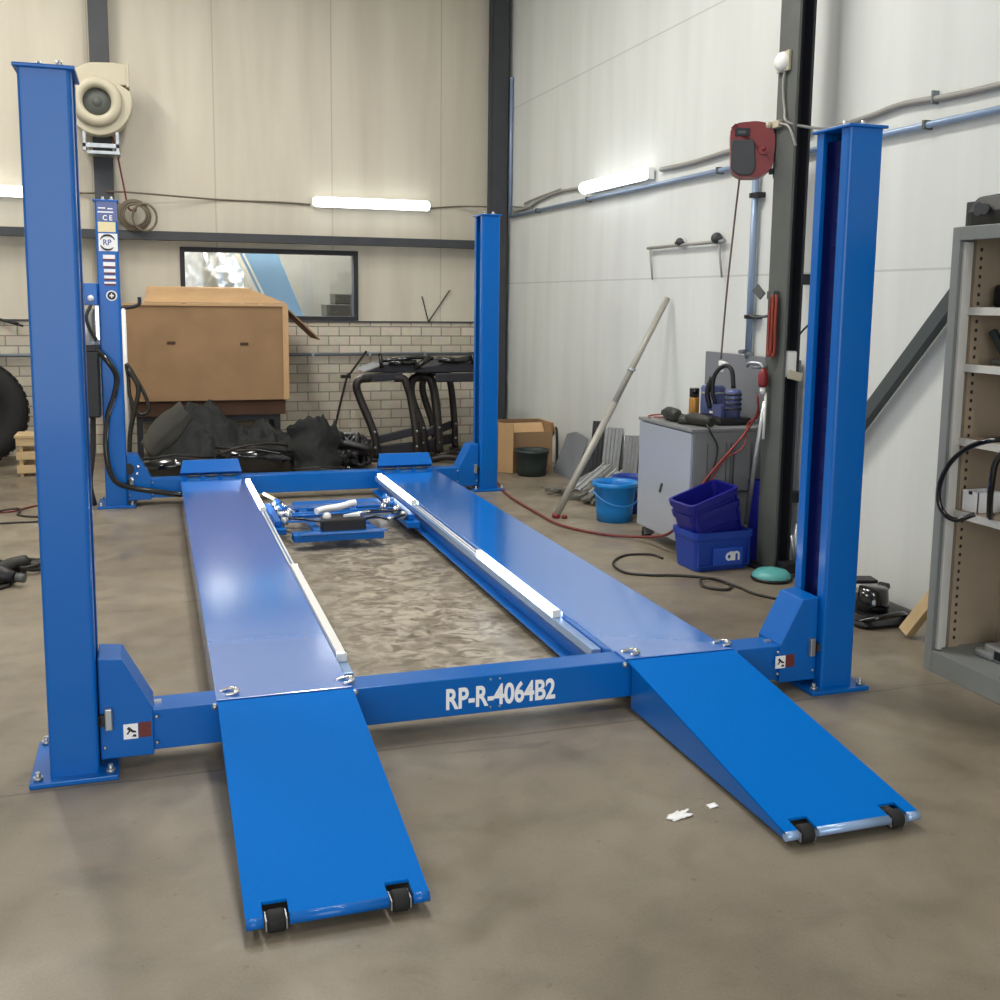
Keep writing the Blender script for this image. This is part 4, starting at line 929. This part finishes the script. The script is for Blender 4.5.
# squeegee pole
sq = thing('squeegee_handle', 'bright metal broom handle leaning on the column above the crates', 'handle', (3.39, 5.59, 0))
obj('shaft', MB().tube([(3.40, 5.585, .25), (3.40, 5.50, .72), (3.415, 5.465, 1.0)], .014, 10), 'alu', sq)
obj('clip', MB().tube([(3.40, 5.44, .78), (3.415, 5.46, 1.05)], .008, 8), 'white', sq)
obj('shaft_end', MB().tube([(3.40, 5.585, .0), (3.40, 5.585, .25)], .012, 8), 'dcable', sq)
rc = thing('hose_coupling', 'red coupling with a white tip hanging on the grey column', 'coupling', (3.40, 5.48, 1.06))
obj('body', MB().lathe([(0, .0), (.022, .0), (.028, .02), (.03, .07), (.022, .09), (.012, .11), (0, .11)], (3.40, 5.47, 1.085)), 'red', rc)
obj('tip', MB().cyl((3.40, 5.47, 1.045), (3.40, 5.47, 1.0845), .017), 'white', rc)
obj('hook', MB().tube(spline([(3.40, 5.47, 1.195), (3.39, 5.50, 1.22), (3.36, 5.56, 1.22), (3.37, 5.6, 1.20)], 5), .010, 8).cyl((3.37, 5.55, 1.2), (3.44, 5.5, 1.2), .012), 'galv', rc)
oh = thing('hose_bundle', 'orange-red hose bundle hanging on a hook on the grey column', 'hose', (3.42, 5.43, 1.25))
hz_ = MB(); r4 = random.Random(5)
for k in range(3):
    yy = 5.40+.020*k; xx = 3.415-.012*(k % 2)
    hz_.tube(spline([(xx, yy-.010, 1.60), (xx-.008, yy-.018-.006*k, 1.45), (xx, yy-.012, 1.26+.06*r4.random()), (xx-.004, yy+.010, 1.25+.03*r4.random()), (xx, yy+.020, 1.42), (xx, yy+.010, 1.59)], 6, True), .009, 6, closed=True)
obj('hose', hz_, 'orange', oh)
obj('hook', MB().box(3.40, 3.4395, 5.40, 5.47, 1.595, 1.64).bar((3.36, 5.45, 1.61), (3.34, 5.5, 1.66), .012, .05).tube(spline([(3.43, 5.46, 1.50), (3.37, 5.52, 1.49), (3.35, 5.56, 1.5)], 4), .008, 6), 'gsteel', oh)
so = thing('socket_box', 'white socket box fixed in the recess of the grey column', 'socket', (3.47, 5.36, 1.17))
obj('box', MB().box(3.465, 3.55, 5.335, 5.4145, 1.15, 1.30), 'white', so, .012)
obj('flap_lid', MB().bar((3.47, 5.32, 1.17), (3.555, 5.315, 1.15), .012, .05), 'beige', so, .003)
tag(obj('socket_cable', MB().tube(spline([(3.53, 5.38, 1.29), (3.57, 5.37, 1.40), (3.66, 5.34, 1.5), (3.69, 5.33, 1.56)], 5), .006, 6), 'nsteel'), 'thin dark cable leaving the white socket box', 'cable')
# scrubbing dish and brush at the column foot
ds = thing('scrubber_head', 'round turquoise scrubbing disc with a black rim on the floor by the column', 'scrubber', (3.33, 5.2, 0))
obj('disc', MB().lathe([(.11, .02), (.108, .035), (.085, .055), (.03, .07), (0, .07)], (3.345, 5.2, 0)), 'teal', ds)
obj('rim', MB().lathe([(0, 0), (.112, 0), (.117, .01), (.112, .0199), (0, .0199)], (3.345, 5.2, 0)), 'black', ds)
dp = thing('dustpan_brush', 'dark long-handled brush leaning in the foot of the grey column', 'brush', (3.50, 5.27, 0))
obj('head', MB().box(3.42, 3.62, 5.20, 5.27, .021, .09), 'black', dp, .01)
obj('handle', MB().tube([(3.52, 5.24, .09), (3.55, 5.28, .30)], .012, 8).tube([(3.52, 5.24, .09), (3.50, 5.25, .24)], .01, 8), 'galv', dp)
tag(obj('dark_paddle', MB().bar((3.62, 5.12, .02), (3.69, 5.05, .45), .012, .15, (0, 1, 0)), 'dsteel', bevel=.004), 'dark board leaning on the white wall between column and post', 'board')
tag(obj('wall_loop', MB().tube(spline([(3.60, 5.20, .55), (3.66, 5.08, .62), (3.70, 4.95, .60)], 5), .006, 6).tube(spline([(3.58, 5.2, .17), (3.64, 5.1, .14), (3.70, 5.0, .2)], 5), .006, 6), 'dredhose'), 'thin dark red cable loops between the column and the near blue post', 'cable')
# hose reel
hr_ = thing('hose_reel', 'red and dark grey retractable hose reel fixed to the grey column', 'hose reel', (3.355, 5.625, 2.445), local=True)
hr_.rotation_euler = (0, 0, math.radians(-28))
oc = roundpoly([(-.12, -.12), (-.07, -.155), (.05, -.155), (.115, -.10), (.125, .06), (.10, .14), (.02, .16), (-.10, .15), (-.13, .12)], .03)
obj('casing', MB().prism(oc, 'y', -.07, .09), 'red', hr_, .02, 3)
obj('front_cover', MB().prism(roundpoly([(-.122, -.11), (-.075, -.145), (.0, -.145), (.02, -.10), (.005, .055), (-.122, .055)], .015), 'y', -.082, -.07), 'dsteel', hr_, .006)
obj('name_plate', MB().box(-.105, -.02, -.078, -.0702, .075, .12), 'nsteel', hr_, .003)
obj('plate_mark', MB().box(-.085, -.045, -.0795, -.0785, .09, .105), 'gsteel', hr_)
obj('pivot', MB().cyl((.06, -.085, -.0), (.06, -.07, -.0), .03).sphere((.06, -.088, 0), .012, 8), 'red', hr_)
obj('mounting_bracket', MB().box(.126, .16, -.04, .06, -.15, .15).box(.10, .126, -.02, .04, -.13, -.10).box(.10, .126, -.02, .04, .10, .13), 'nsteel', hr_, .004)
tag(obj('reel_hose', MB().tube(spline([(3.36, 5.76, 2.33), (3.40, 5.87, 2.07), (3.40, 5.93, 1.63), (3.41, 5.985, 1.22)], 8), .006, 8), mat('grey_brown_hose', (104, 84, 78), .5)), 'thin dark hose hanging straight down from the red hose reel', 'hose')
# siren and cables on the column
sr = thing('alarm_siren', 'white round alarm fitting high on the grey column', 'alarm', (3.42, 5.49, 2.9))
obj('dome', MB().lathe([(0, .04), (.03, .037), (.05, .022), (.056, 0), (0, 0)], (3.425, 5.45, 2.915), (-1, -.3, .1)), 'white', sr)
obj('back_plate', MB().box(3.42, 3.4395, 5.39, 5.51, 2.86, 2.97), 'beige', sr, .004)
tag(obj('siren_cable', MB().tube(spline([(3.43, 5.43, 2.90), (3.425, 5.44, 2.78), (3.43, 5.42, 2.65), (3.42, 5.38, 2.58), (3.50, 5.31, 2.545), (3.62, 5.24, 2.53), (3.70, 5.15, 2.52)], 8), .008, 6).tube(spline([(3.42, 5.45, 2.58), (3.42, 5.36, 2.55), (3.43, 5.32, 2.48), (3.44, 5.31, 2.44)], 6), .007, 6), 'cable'), 'pale cable dropping from the white alarm fitting down the column', 'cable')
tag(obj('clamp_bracket', MB().box(3.41, 3.4395, 5.45, 5.54, 2.56, 2.60).sphere((3.40, 5.53, 2.58), .022, 8), 'beige', bevel=.003), 'small pale cable bracket on the column just above the hose reel', 'bracket')
tag(obj('hanging_strap', MB().tube(spline([(3.64, 5.32, 2.32), (3.68, 5.33, 2.2), (3.67, 5.34, 2.05), (3.66, 5.35, 1.95), (3.69, 5.31, 1.87), (3.70, 5.25, 1.86)], 6), .013, 6), 'nsteel'), 'black strap hanging behind the grey column at post height', 'strap')
# pipes and cables along the right wall
ap = thing('air_pipe', 'blue-grey compressed air pipe running level along the white wall', 'pipe', (3.685, 8, 2.45))
obj('pipe', MB().tube([(3.69, 2.0, 2.455), (3.69, 11.05, 2.455)], .017, 10), 'bpipe', ap)
pc = MB()
for y in (2.6, 4.55, 6.6, 8.9, 10.2): pc.box(3.668, 3.7195, y-.01, y+.01, 2.434, 2.478)
obj('pipe_clip', pc, 'gsteel', ap)
ad = thing('drop_pipe', 'blue-grey pipe running straight down the white wall below the hose reel', 'pipe', (3.685, 6.12, 1.2))
obj('pipe', MB().tube([(3.685, 6.12, 1.22), (3.685, 6.12, 2.434)], .022, 10), 'bpipe', ad)
obj('pipe_clip', MB().box(3.66, 3.7195, 6.05, 6.15, 2.235, 2.265).box(3.66, 3.7195, 6.03, 6.15, 1.47, 1.495), 'black', ad)
obj('valve', MB().cyl((3.66, 6.12, 1.26), (3.60, 6.08, 1.26), .014).sphere((3.685, 6.12, 1.24), .03, 10), 'gpipe', ad)
tag(obj('wall_cable', MB().tube(spline([(3.70, 11.0, 2.50), (3.70, 10.5, 2.51), (3.70, 10.1, 2.56), (3.70, 9.6, 2.585), (3.70, 9.0, 2.57), (3.70, 8.4, 2.56)], 8), .014, 6).tube(spline([(3.70, 11.02, 2.56), (3.7, 10.4, 2.50), (3.70, 10.6, 2.56), (3.70, 9.6, 2.61)], 8), .009, 6), 'cable'), 'wavy pale cable between the room corner and the wall lamp', 'cable')
tag(obj('wall_cable', MB().tube(spline([(3.70, 7.5, 2.56), (3.7, 7.0, 2.555), (3.7, 6.5, 2.57), (3.70, 6.1, 2.57), (3.70, 5.56, 2.565)], 8), .018, 8), 'cable'), 'pale cable between the wall lamp and the hose reel', 'cable')
wq = thing('cable_conduit', 'pale cable conduit climbing along the white wall above the shelving', 'conduit', (3.70, 4.2, 2.57))
obj('conduit', MB().tube(spline([(3.70, 5.29, 2.555), (3.70, 5.0, 2.57), (3.70, 4.76, 2.588), (3.70, 4.4, 2.57), (3.70, 4.1, 2.565), (3.70, 3.4, 2.56), (3.70, 2.2, 2.56)], 8), .017, 8), 'cable', wq)
obj('clip', MB().box(3.68, 3.7195, 4.51, 4.52, 2.55, 2.615).box(3.68, 3.7195, 3.4, 3.41, 2.54, 2.59), 'gpipe', wq)
wk = thing('wall_rack', 'thin metal wall rack with two hanging rods on the white wall', 'rack', (3.69, 7.1, 1.75))
obj('rail', MB().tube([(3.685, 7.66, 1.982), (3.685, 6.48, 1.982)], .012, 8), 'cable', wk)
for y in (7.62, 6.56): obj('rod', MB().tube([(3.685, y, 1.982), (3.685, y-.06, 1.74)], .008, 8), 'cable', wk)
for y, r in ((7.12, .03), (6.58, .04)): obj('knob', MB().sphere((3.68, y, 2.005), r, 12).cyl((3.68, y-.05, 2.0), (3.68, y+.06, 2.0), .012, seg=8), 'dsteel', wk)

# ------------------------------------------------------------------ open shelving unit on the right
SX, SX2, SY, SY0, SZ = 3.165, 3.64, 3.70, 2.70, 1.89
sh = thing('shelving_unit', 'tall open grey steel shelving unit standing on the right against the white wall', 'shelving', (3.42, 3.2, 0))
fm = MB()
fm.box(SX, SX+.014, SY-.045, SY, .0, SZ).box(SX, SX+.014, SY0, SY0+.045, 0, SZ).box(SX, SX+.014, SY0+.045, SY-.045, SZ-.055, SZ).box(SX, SX+.014, SY0+.045, SY-.045, .0, .095)
obj('front_frame', fm, 'shelf', sh, .002)
obj('carcass', MB().box(SX+.014, SX2, SY-.012, SY, .0, SZ).box(SX+.014, SX2, SY0, SY0+.012, 0, SZ).box(SX+.014, SX2, SY0+.012, SY-.012, SZ-.012, SZ).box(SX+.014, SX2, SY0+.012, SY-.012, .08, .095), 'shelf', sh)
obj('back_panel', MB().box(SX2-.012, SX2-.0001, SY0+.013, SY-.013, .096, SZ-.013), 'shelfin', sh)
obj('inner_side', MB().box(SX+.10, SX2-.013, SY-.017, SY-.0125, .096, SZ-.013), 'shelfin', sh)
rl_ = MB().box(SX+.018, SX+.040, SY-.058, SY-.040, .10, SZ-.06).box(SX+.055, SX+.075, SY-.04, SY-.0125, .10, SZ-.06)
obj('guide_channel', rl_, 'lip', sh, .002)
up = obj('slotted_upright', MB().box(SX+.10, SX+.15, SY-.030, SY-.0175, .096, SZ-.013).box(SX+.36, SX+.40, SY-.030, SY-.0175, .096, SZ-.013), 'shelfin', sh)
sl = MB()
for k in range(46):
    z = .13+k*.037
    for x in (SX+.125, SX+.38): sl.box(x-.006, x+.006, SY-.0312, SY-.0299, z, z+.014)
tag(obj('slot', sl, 'nsteel', up), kind='stuff')
for z in (1.545, 1.31, 1.0, .69):
    s_ = obj('shelf_board', MB().box(SX+.07, SX2-.013, SY0+.02, SY-.032, z, z+.018), 'shelfin', sh)
    obj('shelf_edge', MB().box(SX+.065, SX+.0699, SY0+.02, SY-.032, z-.012, z+.02), 'lip', s_)
# things on and in the shelving
eq = thing('engine_part', 'dark grey cast engine part lying on top of the shelving unit', 'engine part', (3.35, 3.45, SZ))
obj('block', MB().loft([rrect(3.36, 3.46, .24, .36, .05, SZ), rrect(3.36, 3.46, .26, .37, .05, SZ+.06), rrect(3.36, 3.45, .22, .33, .06, SZ+.12), rrect(3.36, 3.42, .14, .2, .05, SZ+.13)]), 'oilgrey', eq, .01)
obj('flange', MB().box(3.255, 3.28, 3.60, 3.648, SZ+.005, SZ+.105).cyl((3.235, 3.55, SZ+.07), (3.23, 3.55, SZ+.07), .03, seg=14), 'dsteel', eq, .004)
obj('port', MB().cyl((3.225, 3.50, SZ+.065), (3.215, 3.50, SZ+.065), .022, seg=14).sphere((3.235, 3.38, SZ+.10), .025, 10), 'dsteel', eq)
e2 = thing('pulley_housing', 'black motor housing on the top board inside the shelving unit', 'motor', (3.4, 3.55, 1.563))
obj('body', MB().box(3.33, 3.50, 3.44, 3.64, 1.5635, 1.66), 'black', e2, .02, 3)
obj('face_ring', MB().box(3.322, 3.3295, 3.49, 3.57, 1.58, 1.64), 'gsteel', e2, .01)
e3 = thing('clamp_tool', 'dark green two-armed puller standing on the second board of the shelving', 'puller', (3.34, 3.58, 1.328))
obj('arm', MB().bar((3.33, 3.62, 1.47), (3.35, 3.54, 1.35), .03, .03).bar((3.33, 3.50, 1.47), (3.35, 3.56, 1.35), .03, .03), 'greenbk', e3, .006)
obj('foot', MB().box(3.31, 3.39, 3.48, 3.60, 1.3285, 1.35), 'gsteel', e3, .006)
e4 = thing('white_box', 'small open white box on the lowest board of the shelving', 'box', (3.34, 3.61, .708))
obj('body', MB().box(3.27, 3.274, 3.565, 3.66, .7085, .795).box(3.27, 3.39, 3.565, 3.569, .7085, .795).box(3.27, 3.39, 3.656, 3.66, .7085, .795).box(3.386, 3.39, 3.565, 3.66, .7085, .795).box(3.274, 3.386, 3.569, 3.656, .7085, .712), 'paper', e4)
obj('thumb_notch', MB().box(3.2685, 3.27, 3.60, 3.62, .782, .796), 'black', e4)
e5 = thing('hose_loop', 'black rubber hose looped over the shelving boards and out of the front', 'hose', (3.2, 3.45, .7))
obj('hose', MB().tube(spline([(3.35, 3.25, 1.05), (3.18, 3.36, 1.05), (3.14, 3.48, 1.01), (3.12, 3.57, .93), (3.12, 3.625, .82), (3.13, 3.62, .73), (3.15, 3.56, .69), (3.20, 3.50, .722)], 8), .011, 8).tube(spline([(3.22, 3.30, 1.04), (3.165, 3.36, .98), (3.16, 3.38, .86), (3.20, 3.42, .735), (3.25, 3.46, .722)], 8), .013, 8), 'gloss', e5)
e6 = thing('casting_pieces', 'pale grey casting lying on the floor plate inside the shelving', 'casting', (3.38, 3.5, .096))
obj('block', MB().box(3.31, 3.43, 3.36, 3.52, .0955, .16).box(3.30, 3.40, 3.46, 3.56, .0955, .13).cyl((3.36, 3.42, .16), (3.36, 3.42, .20), .04, seg=16), 'alu', e6, .012)
obj('bore', MB().cyl((3.36, 3.42, .1995), (3.36, 3.42, .2015), .026, seg=16).box(3.305, 3.3095, 3.40, 3.45, .11, .145), 'black', e6)
tag(obj('red_container', MB().loft([rrect(3.52, 3.30, .14, .14, .03, .0955), rrect(3.52, 3.30, .14, .14, .03, .22), rrect(3.52, 3.30, .08, .1, .03, .26)]), 'red'), 'dark red container on the floor plate inside the shelving', 'container')
tag(obj('red_case', MB().box(3.34, 3.58, 3.14, 3.36, 1.0185, 1.16), 'red', bevel=.015), 'dark red case on the board above the white box', 'case')
eq.location += V((-.03, .055, 0))
fx = MB(); r5 = random.Random(9)
for k in range(7): fx.sphere((3.30+r5.uniform(0, .2), 3.30+r5.uniform(0, .18), .7305), .022, 10, (1.3, 1, 1))
tag(obj('pipe_fittings', fx, 'alu'), 'small loose silver fittings on the board beside the white box', 'fittings', kind='stuff')
wp = thing('wood_plank', 'pale wooden plank leaning behind the grey shelving unit', 'plank', (3.5, 4.0, 0))
obj('plank', MB().bar((3.39, 4.10, .02), (3.57, 3.86, .52), .06, .05, (1, .2, -.3)), 'wood', wp, .003)
bp_ = thing('fan_housing', 'black plastic car fan housing on the floor behind the near right post', 'fan housing', (3.44, 4.42, 0))
obj('shroud', MB().loft([rrect(3.42, 4.45, .34, .44, .05, .0), rrect(3.42, 4.45, .36, .46, .05, .02), rrect(3.44, 4.48, .30, .40, .06, .05), rrect(3.44, 4.5, .12, .14, .03, .055)]), 'black', bp_)
obj('motor', MB().lathe([(0, 0), (.075, 0), (.08, .02), (.07, .11), (0, .115)], (3.41, 4.38, .055)), 'gloss', bp_)
obj('bracket', MB().bar((3.30, 4.62, .055), (3.44, 4.66, .13), .06, .02).bar((3.44, 4.66, .13), (3.60, 4.62, .13), .1, .02).bar((3.5, 4.5, .05), (3.62, 4.56, .12), .06, .03), 'black', bp_, .006)
obj('arm', MB().tube(spline([(3.26, 4.30, .02), (3.32, 4.22, .06), (3.45, 4.22, .07), (3.56, 4.3, .03)], 5), .014, 6), 'gloss', bp_)

# ------------------------------------------------------------------ on the floor
tag(obj('floor_hose', MB().tube(spline([(2.80, 8.62, .012), (2.76, 8.44, .012), (2.695, 7.98, .012), (2.682, 7.36, .012), (2.694, 6.87, .012), (2.85, 6.53, .012), (3.02, 6.30, .03), (3.05, 6.0, .10), (3.06, 5.86, .17), (3.065, 5.79, .22)], 8), .0095, 8), 'dredhose'), 'dark red hose running over the floor from the far right post to the cabinet', 'hose')
tag(obj('floor_cable', MB().tube(spline([(2.955, 5.80, .008), (2.925, 5.915, .008), (2.762, 5.932, .008), (2.606, 5.763, .008), (2.585, 5.546, .008), (2.70, 5.45, .008), (2.85, 5.40, .008), (3.0, 5.291, .008), (3.05, 5.15, .008), (2.97, 5.05, .009), (2.88, 5.13, .009), (2.92, 5.25, .016), (3.0, 5.24, .02), (3.06, 5.08, .008), (3.08, 4.92, .008), (3.20, 4.72, .008)], 8), .0075, 6), 'dcable'), 'dark looping cable on the floor in front of the crates', 'cable')
for pts_, lab in (([(-1.6, 8.30, .008), (-1.076, 8.336, .008), (-.97, 8.38, .008), (-.84, 8.55, .008), (-.6, 8.62, .008)], 'thin dark cable on the floor, farthest of those left of the nearest post'), ([(-1.4, 8.1, .007), (-.98, 8.38, .022), (-.94, 8.2, .007), (-.80, 8.11, .007), (-.55, 8.15, .007)], 'thin dark cable on the floor, middle of those left of the nearest post'), ([(-1.5, 7.85, .007), (-1.03, 7.926, .007), (-.786, 7.932, .007), (-.5, 8.0, .007)], 'thin dark cable on the floor, nearest of those left of the nearest post')):
    tag(obj('floor_cable', MB().tube(spline(pts_, 8), .0075, 6), 'dredhose' if 'farthest' in lab else 'dcable'), lab, 'cable')
pwt = thing('power_tool', 'black power tool with its lead on the floor left of the nearest post', 'power tool', (-.8, 6.4, 0))
obj('body', MB().tube([(-1.05, 6.35, .06), (-.98, 6.32, .065), (-.82, 6.22, .06), (-.74, 6.18, .05)], .06, 12, rads=[.04, .06, .055, .03]), 'black', pwt)
obj('grip', MB().tube(spline([(-.86, 6.26, .05), (-.80, 6.42, .06), (-.72, 6.5, .06)], 5), .04, 10), 'oilgrey', pwt)
obj('chuck', MB().tube([(-.735, 6.178, .05), (-.69, 6.16, .045)], .024, 10), 'gsteel', pwt)
ld = MB()
for k in range(3): ld.tube([(-.70+.085*math.cos(a), 6.52+.10*math.sin(a), .012+.014*k+.02*math.sin(a+k)**2) for a in [2*PI*i/20 for i in range(20)]], .011, 6, closed=True)
ld.tube(spline([(-.72, 6.45, .012), (-.76, 6.25, .012), (-.80, 6.13, .012), (-1.0, 6.0, .012), (-1.3, 6.1, .012)], 6), .010, 6).tube(spline([(-.78, 6.56, .015), (-.9, 6.66, .04), (-1.1, 6.62, .02)], 6), .01, 6)
obj('lead', ld, 'dcable', pwt)
obj('plug', MB().box(-.70, -.58, 6.5, 6.58, .0, .05), 'rust', pwt, .01)
pr = MB()
pr.sheet(lambda u, v: (1.465+.075*u+.01*math.sin(9*v), 2.755+.04*v+.015*u, .004+.012*abs(nz((u*4, v*4, 1), 1, 2))), 8, 6, (0, 0, -.003))
tag(obj('paper_scrap', pr, 'paper'), 'small crumpled scrap of white paper on the floor between the ramps', 'paper scrap')
tag(obj('paper_scrap', MB().sheet(lambda u, v: (1.62+.03*u, 2.80+.025*v, .003+.004*u), 4, 3, (0, 0, -.002)), 'paper'), 'tiny flake of white paper on the floor nearest the right ramp', 'paper scrap')

# ------------------------------------------------------------------ light
def area(name, loc, rot, sx, sy, power, col=(1, 1, 1)):
    l = bpy.data.lights.new(name, 'AREA'); l.shape = 'RECTANGLE'; l.size = sx; l.size_y = sy; l.energy = power; l.color = col
    o = bpy.data.objects.new(name, l); C.objects.link(o); o.location = loc; o.rotation_euler = rot; return o
for x, y, p in ((-2.5, 5.0, 60), (1.2, 5.8, 80), (-1.5, 9., 60), (.6, 8.2, 50), (1.5, 1.5, 30)):
    area('unseen_ceiling_light', (x, y, 5.2), (0, 0, 0), .3, 1.6, p, (1., .97, .92))
area('unseen_ceiling_light', (1.3, YB+1.0, 2.9), (0, 0, 0), 1.6, .3, 150, (1., .98, .95))  # unseen light added to brighten the bay behind the window
pl_ = area('door_daylight', (-1.5, YF-.1, 2.1), (math.radians(90), 0, 0), 5.4, 4.2, 1); pl_.data.cycles.is_portal = True
wd = bpy.data.worlds.new('world'); bpy.context.scene.world = wd; wd.use_nodes = True
bg = wd.node_tree.nodes['Background']; bg.inputs[0].default_value = (.92, .96, 1., 1); bg.inputs[1].default_value = 2.6

# ------------------------------------------------------------------ camera
FOC, PIT, YAW, ROL, HC, CYP = 1069.2943, .1365, .3155, -.0119, 1.5718, 446.82
r0 = V((math.cos(YAW), -math.sin(YAW), 0)); fh = V((math.sin(YAW), math.cos(YAW), 0))
fw = fh*math.cos(PIT)-V((0, 0, math.sin(PIT))); u0 = fh*math.sin(PIT)+V((0, 0, math.cos(PIT)))
r = r0*math.cos(ROL)-u0*math.sin(ROL); u = r0*math.sin(ROL)+u0*math.cos(ROL)
cd = bpy.data.cameras.new('camera'); cam = bpy.data.objects.new('camera', cd); C.objects.link(cam)
mw = Matrix((r, u, -fw)).transposed().to_4x4(); mw.translation = V((0, 0, HC)); cam.matrix_world = mw
cd.sensor_width = 36; cd.lens = FOC*36/1000; cd.shift_y = (CYP-500)/1000; cd.clip_start = .05
bpy.context.scene.camera = cam
sc = bpy.context.scene
sc.view_settings.view_transform = 'Standard'; sc.view_settings.look = 'None'; sc.view_settings.gamma = 1; sc.view_settings.exposure = 0.62; sc.view_settings.use_curve_mapping = False
